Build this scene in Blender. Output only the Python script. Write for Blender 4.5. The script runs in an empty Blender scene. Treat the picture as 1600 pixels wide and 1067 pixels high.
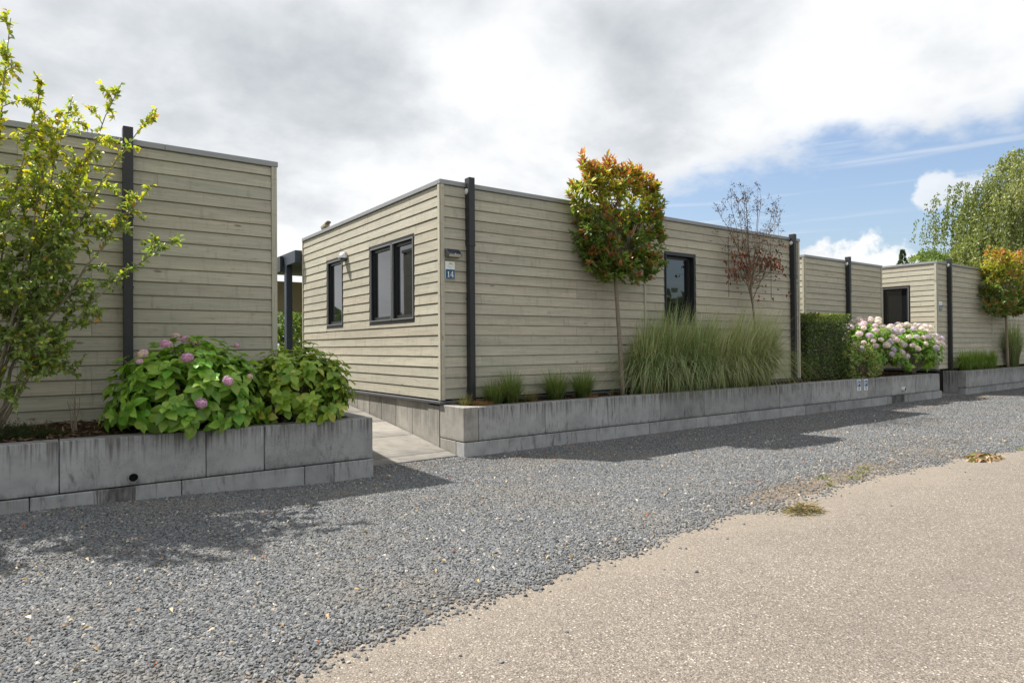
import bpy, bmesh, math, random
import numpy as np
from mathutils import Matrix, Vector

R = math.radians
random.seed(7)
rng = np.random.default_rng(11)
scene = bpy.context.scene
COL = scene.collection

# ---------------------------------------------------------------- camera
CAM_Z = 1.437
cam_d = bpy.data.cameras.new("camera")
cam = bpy.data.objects.new("camera", cam_d)
COL.objects.link(cam)
cam_d.sensor_width = 36.0
cam_d.lens = 36.0 * 1006.6 / 1600.0
cam_d.clip_start = 0.05
cam_d.clip_end = 2000.0
_yaw, _pitch, _roll = R(35.912), R(0.470), R(-0.435)
_f = Vector((math.sin(_yaw) * math.cos(_pitch), math.cos(_yaw) * math.cos(_pitch), math.sin(_pitch)))
_r0 = Vector((math.cos(_yaw), -math.sin(_yaw), 0))
_u0 = _r0.cross(_f)
_r = _r0 * math.cos(_roll) + _u0 * math.sin(_roll)
_u = _r.cross(_f)
cam.matrix_world = Matrix(((_r.x, _u.x, -_f.x, 0), (_r.y, _u.y, -_f.y, 0), (_r.z, _u.z, -_f.z, CAM_Z), (0, 0, 0, 1)))
scene.camera = cam

# ---------------------------------------------------------------- node helper
class G:
    def __init__(s, nt):
        s.nt = nt
        nt.nodes.clear()
    def n(s, t, **kw):
        nd = s.nt.nodes.new(t)
        for k, v in kw.items():
            setattr(nd, k, v)
        return nd
    def put(s, sock, v):
        if v is None:
            return
        if isinstance(v, bpy.types.NodeSocket):
            s.nt.links.new(v, sock)
        else:
            if sock.type == 'RGBA' and hasattr(v, '__len__') and len(v) == 3:
                v = (*v, 1.0)
            if sock.type == 'VECTOR' and not hasattr(v, '__len__'):
                v = (v, v, v)
            sock.default_value = v
    def m(s, op, a, b=None, c=None, clamp=False):
        nd = s.n('ShaderNodeMath', operation=op, use_clamp=clamp)
        s.put(nd.inputs[0], a); s.put(nd.inputs[1], b); s.put(nd.inputs[2], c)
        return nd.outputs[0]
    def v(s, op, a, b=None):
        nd = s.n('ShaderNodeVectorMath', operation=op)
        s.put(nd.inputs[0], a); s.put(nd.inputs[1], b)
        return nd.outputs['Value'] if op in ('DOT_PRODUCT', 'LENGTH', 'DISTANCE') else nd.outputs[0]
    def sep(s, a):
        nd = s.n('ShaderNodeSeparateXYZ'); s.put(nd.inputs[0], a)
        return nd.outputs
    def comb(s, x=0.0, y=0.0, z=0.0):
        nd = s.n('ShaderNodeCombineXYZ')
        s.put(nd.inputs[0], x); s.put(nd.inputs[1], y); s.put(nd.inputs[2], z)
        return nd.outputs[0]
    def noise(s, vec, scale, detail=4.0, rough=0.55, dist=0.0, color=False):
        nd = s.n('ShaderNodeTexNoise')
        s.put(nd.inputs['Vector'], vec); s.put(nd.inputs['Scale'], scale)
        s.put(nd.inputs['Detail'], detail); s.put(nd.inputs['Roughness'], rough); s.put(nd.inputs['Distortion'], dist)
        return nd.outputs['Color' if color else 'Fac']
    def vor(s, vec, scale, feature='F1', out='Distance', rand=1.0):
        nd = s.n('ShaderNodeTexVoronoi', feature=feature)
        s.put(nd.inputs['Vector'], vec); s.put(nd.inputs['Scale'], scale); s.put(nd.inputs['Randomness'], rand)
        return nd.outputs[out]
    def ss(s, x, lo, hi, a=0.0, b=1.0):
        nd = s.n('ShaderNodeMapRange', interpolation_type='SMOOTHSTEP')
        s.put(nd.inputs['Value'], x); s.put(nd.inputs['From Min'], lo); s.put(nd.inputs['From Max'], hi)
        s.put(nd.inputs['To Min'], a); s.put(nd.inputs['To Max'], b)
        return nd.outputs['Result']
    def mix(s, f, a, b, mode='MIX'):
        nd = s.n('ShaderNodeMix', data_type='RGBA', blend_type=mode)
        s.put(nd.inputs[0], f); s.put(nd.inputs[6], a); s.put(nd.inputs[7], b)
        return nd.outputs[2]
    def ramp(s, f, stops):
        nd = s.n('ShaderNodeValToRGB')
        cr = nd.color_ramp
        while len(cr.elements) < len(stops):
            cr.elements.new(0.5)
        for e, (p, c) in zip(cr.elements, stops):
            e.position = p; e.color = (*c, 1.0)
        s.put(nd.inputs[0], f)
        return nd.outputs[0]
    def bump(s, h, strength=0.3, dist=0.01):
        nd = s.n('ShaderNodeBump')
        s.put(nd.inputs['Height'], h); s.put(nd.inputs['Strength'], strength); s.put(nd.inputs['Distance'], dist)
        return nd.outputs[0]

# ---------------------------------------------------------------- sky and sun
SUN_VEC = Vector((-0.34, 0.555, 1.0)).normalized()
SUN_EL = math.asin(SUN_VEC.z)
SUN_AZ = math.atan2(SUN_VEC.x, SUN_VEC.y)
world = bpy.data.worlds.new("World")
scene.world = world
world.use_nodes = True

def dirv(az, el):
    az, el = R(az), R(el)
    return (math.sin(az) * math.cos(el), math.cos(az) * math.cos(el), math.sin(el))

def build_sky():
    g = G(world.node_tree)
    tc = g.n('ShaderNodeTexCoord')
    d = g.v('NORMALIZE', tc.outputs['Generated'])
    dx, dy, dz = g.sep(d)[:3]
    sky = g.n('ShaderNodeTexSky', sky_type='NISHITA', sun_disc=False, sun_elevation=SUN_EL,
              sun_rotation=SUN_AZ, altitude=0.0, air_density=1.0, dust_density=2.6, ozone_density=1.6)
    zz = g.m('MAXIMUM', dz, 0.0)
    k = g.m('DIVIDE', 1.35, g.m('ADD', zz, 0.34))
    p = g.comb(g.m('MULTIPLY', dx, k), g.m('MULTIPLY', dy, k), 3.7)
    # cloud deck: shapes on a plane high above the ground
    big = g.noise(p, 0.75, 3.0, 0.5, 0.2)
    mid = g.noise(g.v('ADD', p, (5.2, 1.3, 0.0)), 1.9, 7.0, 0.55, 0.15)
    fine = g.noise(g.v('ADD', p, (1.2, 8.3, 0.0)), 4.0, 4.0, 0.6, 0.0)
    # a gap of clear sky low in the east
    hx = g.v('NORMALIZE', g.comb(dx, dy, 0.0))
    az_c = g.v('DOT_PRODUCT', hx, (math.sin(R(88)), math.cos(R(88)), 0.0))   # 1 towards the gap
    az_m = g.ss(az_c, 0.63, 0.90)
    # upper rim of the gap rises with azimuth
    rim = g.m('ADD', g.m('MULTIPLY', az_m, 0.12), 0.172)
    wob = g.m('MULTIPLY', g.m('SUBTRACT', mid, 0.5), 0.16)
    wob = g.m('ADD', wob, g.m('MULTIPLY', g.m('SUBTRACT', fine, 0.5), 0.09))
    edge = g.ss(g.m('ADD', g.m('SUBTRACT', rim, dz), wob), -0.006, 0.042)
    clear = g.m('MULTIPLY', edge, g.ss(g.m('ADD', az_c, g.m('MULTIPLY', wob, 1.1)), 0.56, 0.70))
    # torn holes in the thin rim of the deck
    cover = g.m('SUBTRACT', 1.0, clear, clamp=True)
    pn = g.noise(d, 26.0, 5.0, 0.58, 0.0)
    # cumulus puffs standing in the gap: (azimuth, elevation, half width, half height)
    for az, el, w, h, den in ((64.0, 5.0, 5.6, 3.3, 1.0), (70.0, 11.1, 2.1, 1.5, 0.75), (84.0, 6.0, 6.0, 2.6, 1.0),
                              (101.0, 9.0, 5.0, 2.4, 1.0), (57.5, 6.0, 3.0, 2.4, 0.55)):
        c = dirv(az, el)
        e1 = (math.cos(R(az)), -math.sin(R(az)), 0.0)
        a = g.m('DIVIDE', g.v('DOT_PRODUCT', d, e1), math.sin(R(w)))
        b = g.m('DIVIDE', g.m('SUBTRACT', dz, math.sin(R(el))), math.sin(R(h)))
        rr = g.m('SQRT', g.m('ADD', g.m('MULTIPLY', a, a), g.m('MULTIPLY', b, b)))
        rr = g.m('ADD', rr, g.m('MULTIPLY', g.m('SUBTRACT', pn, 0.5), 1.9))
        front = g.m('GREATER_THAN', g.v('DOT_PRODUCT', d, c), 0.3)
        puff = g.m('MULTIPLY', g.m('MULTIPLY', g.ss(rr, 1.05, 0.72), front), den)
        cover = g.m('MAXIMUM', cover, puff)
    # thin streaks
    st = g.noise(g.comb(g.m('MULTIPLY', az_c, 5.0), g.m('MULTIPLY', dz, 60.0), 0.0), 1.0, 3.0, 0.55)
    cover = g.m('MAXIMUM', cover, g.m('MULTIPLY', g.ss(st, 0.50, 0.78), 0.55))
    # grey and white in the deck
    shade = g.m('ADD', g.m('MULTIPLY', big, 0.62), g.m('ADD', g.m('MULTIPLY', mid, 1.05), g.m('SUBTRACT', g.m('MULTIPLY', fine, 0.42), 0.38)))
    # thicker, greyer cloud masses
    for az, el, w, dk in ((-2.0, 22.0, 22.0, 0.16), (18.0, 20.0, 12.0, 0.10), (52.0, 26.0, 15.0, 0.09), (44.0, 13.0, 6.5, 0.12),
                          (-70.0, 25.0, 25.0, 0.1), (150.0, 30.0, 30.0, 0.12), (230.0, 30.0, 30.0, 0.12)):
        q = g.v('DOT_PRODUCT', d, dirv(az, el))
        shade = g.m('SUBTRACT', shade, g.m('MULTIPLY', g.ss(q, math.cos(R(w)), 1.0), dk))
    for az, el, w, dk in ((36.0, 19.0, 13.0, 0.12), (60.0, 17.0, 13.0, 0.12), (20.0, 9.0, 10.0, 0.06)):
        q = g.v('DOT_PRODUCT', d, dirv(az, el))
        shade = g.m('ADD', shade, g.m('MULTIPLY', g.ss(q, math.cos(R(w)), 1.0), dk))
    ccol = g.ramp(shade, [(0.30, (0.345, 0.368, 0.393)), (0.48, (0.44, 0.46, 0.482)), (0.62, (0.535, 0.55, 0.565)), (0.78, (0.625, 0.632, 0.64)), (1.0, (0.70, 0.70, 0.70))])
    bg1 = g.n('ShaderNodeBackground'); g.put(bg1.inputs[0], sky.outputs[0]); bg1.inputs[1].default_value = SKY_STRENGTH
    bg2 = g.n('ShaderNodeBackground'); g.put(bg2.inputs[0], ccol); bg2.inputs[1].default_value = CLOUD_STRENGTH
    mx = g.n('ShaderNodeMixShader')
    g.put(mx.inputs[0], cover)
    g.nt.links.new(bg1.outputs[0], mx.inputs[1]); g.nt.links.new(bg2.outputs[0], mx.inputs[2])
    out = g.n('ShaderNodeOutputWorld')
    g.nt.links.new(mx.outputs[0], out.inputs['Surface'])

SKY_STRENGTH = 0.075
CLOUD_STRENGTH = 0.64
build_sky()
sun_d = bpy.data.lights.new("sun", 'SUN')
sun_d.energy = 3.3
sun_d.angle = R(0.53)
sun_d.color = (1.0, 0.955, 0.88)
sun = bpy.data.objects.new("sun", sun_d)
COL.objects.link(sun)
sun.rotation_euler = SUN_VEC.to_track_quat('Z', 'Y').to_euler()
sun.location = SUN_VEC * 60

scene.view_settings.view_transform = 'Standard'
scene.view_settings.look = 'None'
scene.view_settings.exposure = 1.36
scene.view_settings.gamma = 1.0
scene.render.engine = 'CYCLES'
scene.cycles.use_denoising = True
scene.cycles.max_bounces = 6
scene.cycles.diffuse_bounces = 3
scene.cycles.glossy_bounces = 3
scene.cycles.transmission_bounces = 4
scene.cycles.transparent_max_bounces = 12
scene.cycles.sample_clamp_indirect = 8.0

# ---------------------------------------------------------------- materials
def new_mat(name):
    mt = bpy.data.materials.new(name)
    mt.use_nodes = True
    return mt, G(mt.node_tree)

def finish(g, col, rough=0.6, normal=None, spec=0.5, metal=0.0, coat=0.0, transl=None, tcol=None):
    b = g.n('ShaderNodeBsdfPrincipled')
    g.put(b.inputs['Base Color'], col); g.put(b.inputs['Roughness'], rough)
    g.put(b.inputs['Specular IOR Level'], spec); g.put(b.inputs['Metallic'], metal)
    if coat: g.put(b.inputs['Coat Weight'], coat)
    if normal is not None: g.put(b.inputs['Normal'], normal)
    out = g.n('ShaderNodeOutputMaterial')
    sh = b.outputs[0]
    if transl:
        t = g.n('ShaderNodeBsdfTranslucent')
        g.put(t.inputs[0], tcol if tcol is not None else col)
        mx = g.n('ShaderNodeMixShader'); mx.inputs[0].default_value = transl
        g.nt.links.new(sh, mx.inputs[1]); g.nt.links.new(t.outputs[0], mx.inputs[2])
        sh = mx.outputs[0]
    g.nt.links.new(sh, out.inputs['Surface'])

def obj_coord(g):
    return g.n('ShaderNodeTexCoord').outputs['Object']

def obj_random(g):
    return g.n('ShaderNodeObjectInfo').outputs['Random']

def mat_plain(name, col, rough=0.6, spec=0.5, metal=0.0, var=0.12, scale=14.0, bump=0.0):
    mt, g = new_mat(name)
    c = obj_coord(g)
    nz = g.noise(c, scale, 5.0)
    f = g.m('ADD', g.m('MULTIPLY', g.m('SUBTRACT', nz, 0.5), var * 2), 1.0)
    cc = g.v('SCALE', col, None)
    cc.node.inputs[0].default_value = col
    g.put(cc.node.inputs['Scale'], f)
    nm = g.bump(nz, bump, 0.01) if bump else None
    finish(g, cc, rough, nm, spec, metal)
    return mt

def mat_wood(name, tint=(1, 1, 1)):
    mt, g = new_mat(name)
    c = obj_coord(g)
    rnd = obj_random(g)
    off = g.comb(g.m('MULTIPLY', rnd, 137.0), g.m('MULTIPLY', rnd, 71.0), g.m('MULTIPLY', rnd, 53.0))
    q = g.v('ADD', c, off)
    x, y, z = g.sep(q)[:3]
    grain = g.noise(g.comb(g.m('MULTIPLY', x, 2.2), g.m('MULTIPLY', y, 30.0), g.m('MULTIPLY', z, 95.0)), 1.0, 6.0, 0.62, 0.5)
    blotch = g.noise(g.comb(g.m('MULTIPLY', x, 1.3), y, g.m('MULTIPLY', z, 9.0)), 1.0, 5.0, 0.6, 0.4)
    fleck = g.noise(g.comb(g.m('MULTIPLY', x, 9.0), y, g.m('MULTIPLY', z, 40.0)), 1.0, 4.0, 0.65)
    col = g.ramp(grain, [(0.25, (0.29, 0.268, 0.215)), (0.5, (0.42, 0.395, 0.33)), (0.75, (0.51, 0.485, 0.41))])
    col = g.mix(g.ss(blotch, 0.40, 0.72, 0.0, 0.6), col, (0.325, 0.328, 0.272))
    col = g.mix(g.ss(fleck, 0.56, 0.78, 0.0, 0.6), col, (0.19, 0.172, 0.132))
    # darker grey weathering along the top of some boards
    wz = g.sep(c)[2]
    wm = g.m('MULTIPLY', g.ss(g.m('ADD', wz, g.m('MULTIPLY', blotch, 0.09)), 0.10, 0.19), g.ss(g.m('FRACT', g.m('MULTIPLY', rnd, 7.13)), 0.35, 0.9))
    col = g.mix(g.m('MULTIPLY', wm, 0.35), col, (0.19, 0.185, 0.15))
    # knots
    kv = g.comb(g.m('MULTIPLY', x, 1.9), 0.0, g.m('MULTIPLY', z, 7.0))
    kd = g.vor(kv, 1.0)
    kc = g.sep(g.vor(kv, 1.0, out='Color'))[0]
    kn = g.m('MULTIPLY', g.ss(kd, 0.12, 0.03), g.m('GREATER_THAN', kc, 0.40))
    col = g.mix(g.m('MULTIPLY', kn, 0.75), col, (0.105, 0.075, 0.045))
    # board to board
    val = g.m('ADD', 0.97, g.m('MULTIPLY', g.m('FRACT', g.m('MULTIPLY', rnd, 3.7)), 0.20))
    hue = g.m('FRACT', g.m('MULTIPLY', rnd, 11.9))
    col = g.mix(1.0, col, g.mix(hue, (1.02, 0.995, 0.965, 1), (0.975, 0.995, 0.985, 1)), 'MULTIPLY')
    # soft rain streaks
    rs = g.noise(g.comb(g.m('MULTIPLY', x, 11.0), 0.0, g.m('MULTIPLY', z, 2.0)), 1.0, 5.0, 0.65, 0.3)
    col = g.mix(g.ss(rs, 0.52, 0.76, 0.0, 0.5), col, (0.20, 0.188, 0.155))
    col = g.mix(1.0, col, g.comb(g.m('MULTIPLY', val, tint[0]), g.m('MULTIPLY', val, tint[1]), g.m('MULTIPLY', val, tint[2])), 'MULTIPLY')
    h = g.m('ADD', grain, g.m('MULTIPLY', fleck, 0.6))
    finish(g, col, 0.78, g.bump(h, 0.35, 0.004), 0.25)
    return mt

def mat_concrete(name, base=(0.325, 0.326, 0.327), stain=None, drip=1.0):
    mt, g = new_mat(name)
    c = obj_coord(g)
    rnd = obj_random(g)
    off = g.comb(g.m('MULTIPLY', rnd, 91.0), g.m('MULTIPLY', rnd, 37.0), 0.0)
    q = g.v('ADD', c, off)
    x, y, z = g.sep(q)[:3]
    lx, ly, lz = g.sep(c)[:3]
    xy = g.m('ADD', x, y)
    cloud = g.noise(q, 4.5, 6.0, 0.6, 0.3)
    sand = g.noise(q, 170.0, 3.0, 0.7)
    streak = g.noise(g.comb(g.m('MULTIPLY', xy, 38.0), 0.0, g.m('MULTIPLY', z, 1.3)), 1.0, 5.0, 0.65, 0.2)
    dk = tuple(v * 0.72 for v in base); lt = tuple(v * 1.24 for v in base)
    col = g.ramp(cloud, [(0.25, dk), (0.5, base), (0.78, lt)])
    # drips from the top, brownish
    top = g.ss(g.m('ADD', lz, g.m('MULTIPLY', g.m('SUBTRACT', streak, 0.5), 0.75)), 0.22, 0.50)
    col = g.mix(g.m('MULTIPLY', g.m('MULTIPLY', top, g.ss(streak, 0.38, 0.62)), 0.78 * drip), col, (0.08, 0.072, 0.062))
    dark = g.noise(g.comb(g.m('MULTIPLY', xy, 14.0), 3.0, g.m('MULTIPLY', z, 3.2)), 1.0, 6.0, 0.7, 0.4)
    big = g.noise(q, 1.7, 3.0, 0.5)
    col = g.mix(g.m('MULTIPLY', g.m('MULTIPLY', g.ss(dark, 0.50, 0.68), g.ss(big, 0.42, 0.64)), 0.75 * drip), col, (0.065, 0.065, 0.067))
    # grime hugging the lower edge
    low = g.ss(g.m('ADD', lz, g.m('MULTIPLY', g.m('SUBTRACT', dark, 0.5), 0.24)), 0.055, -0.02)
    col = g.mix(g.m('MULTIPLY', low, 0.6), col, (0.06, 0.06, 0.06))
    # pale lime bloom
    col = g.mix(g.m('MULTIPLY', g.ss(g.noise(q, 3.1, 5.0, 0.65), 0.58, 0.78), 0.35), col, (0.34, 0.345, 0.35))
    pore = g.vor(q, 62.0)
    pm = g.m('MULTIPLY', g.ss(pore, 0.26, 0.14), g.m('GREATER_THAN', g.sep(g.vor(q, 62.0, out='Color'))[1], 0.72))
    col = g.mix(g.m('MULTIPLY', pm, 0.7), col, (0.05, 0.05, 0.05))
    if stain:
        n2 = g.m('MULTIPLY', g.m('SUBTRACT', streak, 0.5), 0.28)
        sm = g.m('MULTIPLY', g.ss(g.m('ADD', lx, n2), stain[0], stain[0] + 0.04), g.ss(g.m('ADD', lx, n2), stain[1], stain[1] - 0.04))
        col = g.mix(g.m('MULTIPLY', sm, g.ss(dark, 0.25, 0.6, 0.35, 0.85)), col, (0.04, 0.034, 0.028))
    val = g.m('ADD', 0.84, g.m('MULTIPLY', g.m('FRACT', g.m('MULTIPLY', rnd, 5.3)), 0.34))
    col = g.mix(1.0, col, g.comb(val, val, val), 'MULTIPLY')
    col = g.mix(g.ss(sand, 0.45, 0.75, 0.0, 0.22), col, (0.36, 0.36, 0.36))
    h = g.m('SUBTRACT', g.m('ADD', sand, g.m('MULTIPLY', cloud, 0.5)), g.m('MULTIPLY', pm, 1.5))
    finish(g, col, 0.9, g.bump(h, 0.35, 0.004), 0.25)
    return mt

def mat_leaf(name, transl=0.38, rough=0.42, spec=0.4, vscale=9.0):
    mt, g = new_mat(name)
    at = g.n('ShaderNodeAttribute'); at.attribute_name = 'Col'
    c = obj_coord(g)
    nz = g.noise(c, vscale, 3.0)
    f = g.m('ADD', 0.78, g.m('MULTIPLY', nz, 0.44))
    col = g.mix(1.0, at.outputs['Color'], g.comb(f, f, f), 'MULTIPLY')
    tc = g.mix(1.0, col, (1.35, 1.45, 0.7, 1), 'MULTIPLY')
    finish(g, col, rough, None, spec, transl=transl, tcol=tc)
    return mt

M = {}
M['wood'] = mat_wood('weathered_siding', (1.035, 1.02, 1.005))
M['trim_wood'] = mat_wood('weathered_trim', (1.03, 1.02, 1.0))
M['zinc'] = mat_plain('zinc_edge', (0.31, 0.315, 0.325), 0.5, 0.5, 0.35, 0.12, 5.0)
M['anthracite'] = mat_plain('anthracite_paint', (0.022, 0.023, 0.027), 0.42, 0.5, 0.0, 0.2, 8.0)
M['frame'] = mat_plain('window_frame_paint', (0.03, 0.031, 0.034), 0.38, 0.5, 0.0, 0.15, 20.0)
M['frame_grey'] = mat_plain('screen_frame_metal', (0.20, 0.205, 0.215), 0.4, 0.5, 0.2, 0.12, 20.0)  # lighter grey metal, for the side window screens only
M['blue_steel'] = mat_plain('blue_grey_steel', (0.035, 0.048, 0.068), 0.45, 0.5, 0.0, 0.15, 6.0)
M['core'] = mat_plain('dark_membrane', (0.02, 0.018, 0.015), 0.9, 0.1)
M['rail'] = mat_plain('base_rail_metal', (0.11, 0.115, 0.125), 0.4, 0.5, 0.4, 0.15, 10.0)
M['white'] = mat_plain('white_plastic', (0.74, 0.74, 0.72), 0.45)
M['sign_white'] = mat_plain('sign_white', (0.80, 0.81, 0.79), 0.35, 0.5, 0, 0.05)
M['sign_blue'] = mat_plain('sign_blue', (0.012, 0.085, 0.185), 0.35, 0.5, 0, 0.08)
M['park_blue'] = mat_plain('parking_blue', (0.02, 0.13, 0.42), 0.35, 0.5, 0, 0.05)
M['ink'] = mat_plain('sign_black', (0.015, 0.015, 0.02), 0.5)
M['logo_green'] = mat_plain('logo_green', (0.30, 0.42, 0.22), 0.5)
M['logo_yellow'] = mat_plain('logo_yellow', (0.72, 0.66, 0.25), 0.5)
M['logo_blue'] = mat_plain('logo_blue', (0.30, 0.46, 0.56), 0.5)
M['solar'] = mat_plain('solar_cell', (0.02, 0.03, 0.055), 0.15, 0.6)
M['grey_plastic'] = mat_plain('grey_plastic', (0.13, 0.135, 0.14), 0.5)
M['lens'] = mat_plain('lamp_lens', (0.55, 0.52, 0.42), 0.3)
M['steel'] = mat_plain('brushed_steel', (0.55, 0.55, 0.54), 0.28, 0.5, 0.85, 0.06)
M['pvc'] = mat_plain('grey_pvc', (0.23, 0.24, 0.24), 0.45)
M['dark_hole'] = mat_plain('pipe_inside', (0.008, 0.008, 0.008), 0.9, 0.1)
M['concrete'] = mat_concrete('block_concrete')
M['concrete_wet_a'] = mat_concrete('block_concrete_wet', stain=(-0.10, 0.20))
M['concrete_wet_b'] = mat_concrete('block_concrete_wet_dark', stain=(-0.34, 0.36))
M['slab'] = mat_concrete('plinth_concrete', (0.32, 0.305, 0.275), drip=0.5)
M['paving'] = mat_concrete('ramp_concrete', (0.235, 0.218, 0.192), drip=0.0)
M['pale_stripe'] = mat_plain('pale_stripe_grey', (0.42, 0.42, 0.41), 0.85)  # pale grey of the narrow stripes on the right planter's side
M['leaf'] = mat_leaf('leaf')
M['leaf_soft'] = mat_leaf('leaf_soft', 0.3, 0.6, 0.2)
M['leaf_gloss'] = mat_leaf('leaf_gloss', 0.36, 0.34, 0.45, 12.0)
M['grass'] = mat_leaf('grass_blade', 0.35, 0.5, 0.3)
M['petal'] = mat_leaf('petal', 0.3, 0.65, 0.15)
M['dry'] = mat_leaf('dry_plant', 0.15, 0.8, 0.1)
M['bark'] = mat_plain('bark', (0.15, 0.115, 0.08), 0.85, 0.2, 0, 0.4, 30.0, 0.5)
M['bark_pale'] = mat_plain('bark_pale', (0.235, 0.20, 0.15), 0.85, 0.2, 0, 0.35, 30.0, 0.5)
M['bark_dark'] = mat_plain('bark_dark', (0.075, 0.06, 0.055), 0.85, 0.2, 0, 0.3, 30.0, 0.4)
M['cream_board'] = mat_plain('cream_board', (0.42, 0.36, 0.24), 0.7)

def mat_glass():
    mt, g = new_mat('window_glass')
    c = obj_coord(g)
    w = g.noise(c, 1.6, 2.0)
    finish(g, (0.012, 0.014, 0.016), 0.02, g.bump(w, 0.05, 0.02), 1.0, coat=0.5)
    return mt
M['glass'] = mat_glass()

def mat_soil():
    mt, g = new_mat('bark_soil')
    c = obj_coord(g)
    n = g.noise(c, 26.0, 6.0, 0.7)
    col = g.ramp(n, [(0.3, (0.018, 0.013, 0.009)), (0.55, (0.06, 0.04, 0.025)), (0.8, (0.14, 0.09, 0.055))])
    finish(g, col, 0.95, g.bump(n, 1.0, 0.03), 0.1)
    return mt
M['soil'] = mat_soil()

def mat_road():
    mt, g = new_mat('worn_asphalt')
    c = obj_coord(g)
    cell = g.vor(c, 88.0, out='Color')
    dist = g.vor(c, 88.0)
    cr, cg, cb = g.sep(cell)[:3]
    big = g.noise(c, 0.9, 5.0, 0.6, 0.4)
    med = g.noise(c, 6.0, 5.0, 0.65)
    sand = g.noise(c, 150.0, 4.0, 0.75)
    tone = g.ramp(cr, [(0.0, (0.085, 0.072, 0.062)), (0.25, (0.15, 0.129, 0.111)), (0.55, (0.205, 0.177, 0.151)), (0.8, (0.29, 0.25, 0.21)), (0.94, (0.38, 0.34, 0.297)), (1.0, (0.50, 0.47, 0.43))])
    c2 = g.vor(c, 210.0, out='Color')
    fine2 = g.sep(c2)[1]
    small = g.ramp(fine2, [(0.0, (0.07, 0.06, 0.052)), (0.5, (0.165, 0.143, 0.123)), (1.0, (0.30, 0.262, 0.222))])
    sm = g.m('MULTIPLY', g.ss(dist, 0.60, 0.42), g.ss(cg, 0.35, 0.45))
    col = g.mix(sm, small, tone)
    gain = g.m('ADD', g.m('MULTIPLY', big, 0.30), g.m('ADD', g.m('MULTIPLY', med, 0.30), 0.72))
    col = g.mix(1.0, col, g.comb(gain, gain, gain), 'MULTIPLY')
    col = g.mix(g.m('MULTIPLY', g.ss(sand, 0.50, 0.30), 0.6), col, (0.05, 0.043, 0.037))
    # faint wheel tracks along the road
    ty = g.sep(c)[1]
    tr = g.m('ADD', g.ss(g.m('ABSOLUTE', g.m('SUBTRACT', ty, 1.55)), 0.45, 0.05), g.ss(g.m('ABSOLUTE', g.m('SUBTRACT', ty, 0.0)), 0.45, 0.05))
    col = g.mix(g.m('MULTIPLY', g.m('MULTIPLY', tr, med), 0.35), col, (0.12, 0.105, 0.093))
    # crack-fine tan dust drift near the gravel
    dust = g.noise(c, 2.2, 5.0, 0.6)
    y = g.sep(c)[1]
    dm = g.m('MULTIPLY', g.ss(g.m('ADD', y, g.m('MULTIPLY', dust, 1.1)), 2.9, 3.9), 0.45)
    col = g.mix(dm, col, (0.25, 0.215, 0.175))
    col = g.mix(1.0, col, (1.07, 1.065, 1.055, 1.0), 'MULTIPLY')
    h = g.m('ADD', g.m('MULTIPLY', sm, 0.8), g.m('MULTIPLY', sand, 0.7))
    finish(g, col, 0.88, g.bump(h, 0.7, 0.006), 0.3)
    return mt
M['road'] = mat_road()

def mat_gravel_base():
    mt, g = new_mat('gravel_base')
    c = obj_coord(g)
    at = g.n('ShaderNodeAttribute'); at.attribute_name = 'dirt'
    cell = g.sep(g.vor(c, 60.0, out='Color'))[0]
    n = g.noise(c, 40.0, 5.0, 0.7)
    col = g.ramp(cell, [(0.0, (0.035, 0.038, 0.042)), (0.6, (0.095, 0.10, 0.11)), (1.0, (0.20, 0.205, 0.21))])
    dirt = g.ramp(n, [(0.3, (0.10, 0.072, 0.05)), (0.55, (0.20, 0.155, 0.11)), (0.8, (0.32, 0.26, 0.19))])
    col = g.mix(at.outputs['Fac'], col, dirt)
    d = g.vor(c, 60.0)
    finish(g, col, 0.95, g.bump(g.m('ADD', d, n), 0.8, 0.012), 0.2)
    return mt
M['gravel_base'] = mat_gravel_base()

def mat_stone():
    mt, g = new_mat('gravel_stone')
    rnd = obj_random(g)
    c = obj_coord(g)
    r2 = g.m('FRACT', g.m('MULTIPLY', rnd, 17.31))
    col = g.ramp(rnd, [(0.0, (0.065, 0.068, 0.073)), (0.35, (0.095, 0.100, 0.106)), (0.80, (0.135, 0.140, 0.146)), (0.955, (0.175, 0.178, 0.18)), (0.972, (0.21, 0.17, 0.13)), (0.99, (0.30, 0.26, 0.21)), (1.0, (0.48, 0.46, 0.42))])
    v = g.m('ADD', 1.05, g.m('MULTIPLY', r2, 0.55))
    col = g.mix(1.0, col, g.comb(v, v, v), 'MULTIPLY')
    wp = g.n('ShaderNodeNewGeometry').outputs['Position']
    du = g.noise(wp, 0.9, 5.0, 0.6)
    col = g.mix(g.ss(du, 0.46, 0.72, 0.0, 0.5), col, (0.205, 0.183, 0.155))
    n = g.noise(c, 3.0, 4.0, 0.6)
    col = g.mix(g.m('MULTIPLY', n, 0.3), col, (0.17, 0.168, 0.162))
    finish(g, col, 0.85, None, 0.3)
    return mt
M['stone'] = mat_stone()

def mat_ground():
    mt, g = new_mat('rough_grass_ground')
    c = obj_coord(g)
    n = g.noise(c, 1.5, 6.0, 0.6)
    col = g.ramp(n, [(0.3, (0.03, 0.045, 0.015)), (0.6, (0.06, 0.085, 0.03)), (0.8, (0.10, 0.10, 0.05))])
    finish(g, col, 0.95, g.bump(n, 0.5, 0.05), 0.1)
    return mt
M['ground'] = mat_ground()

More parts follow.
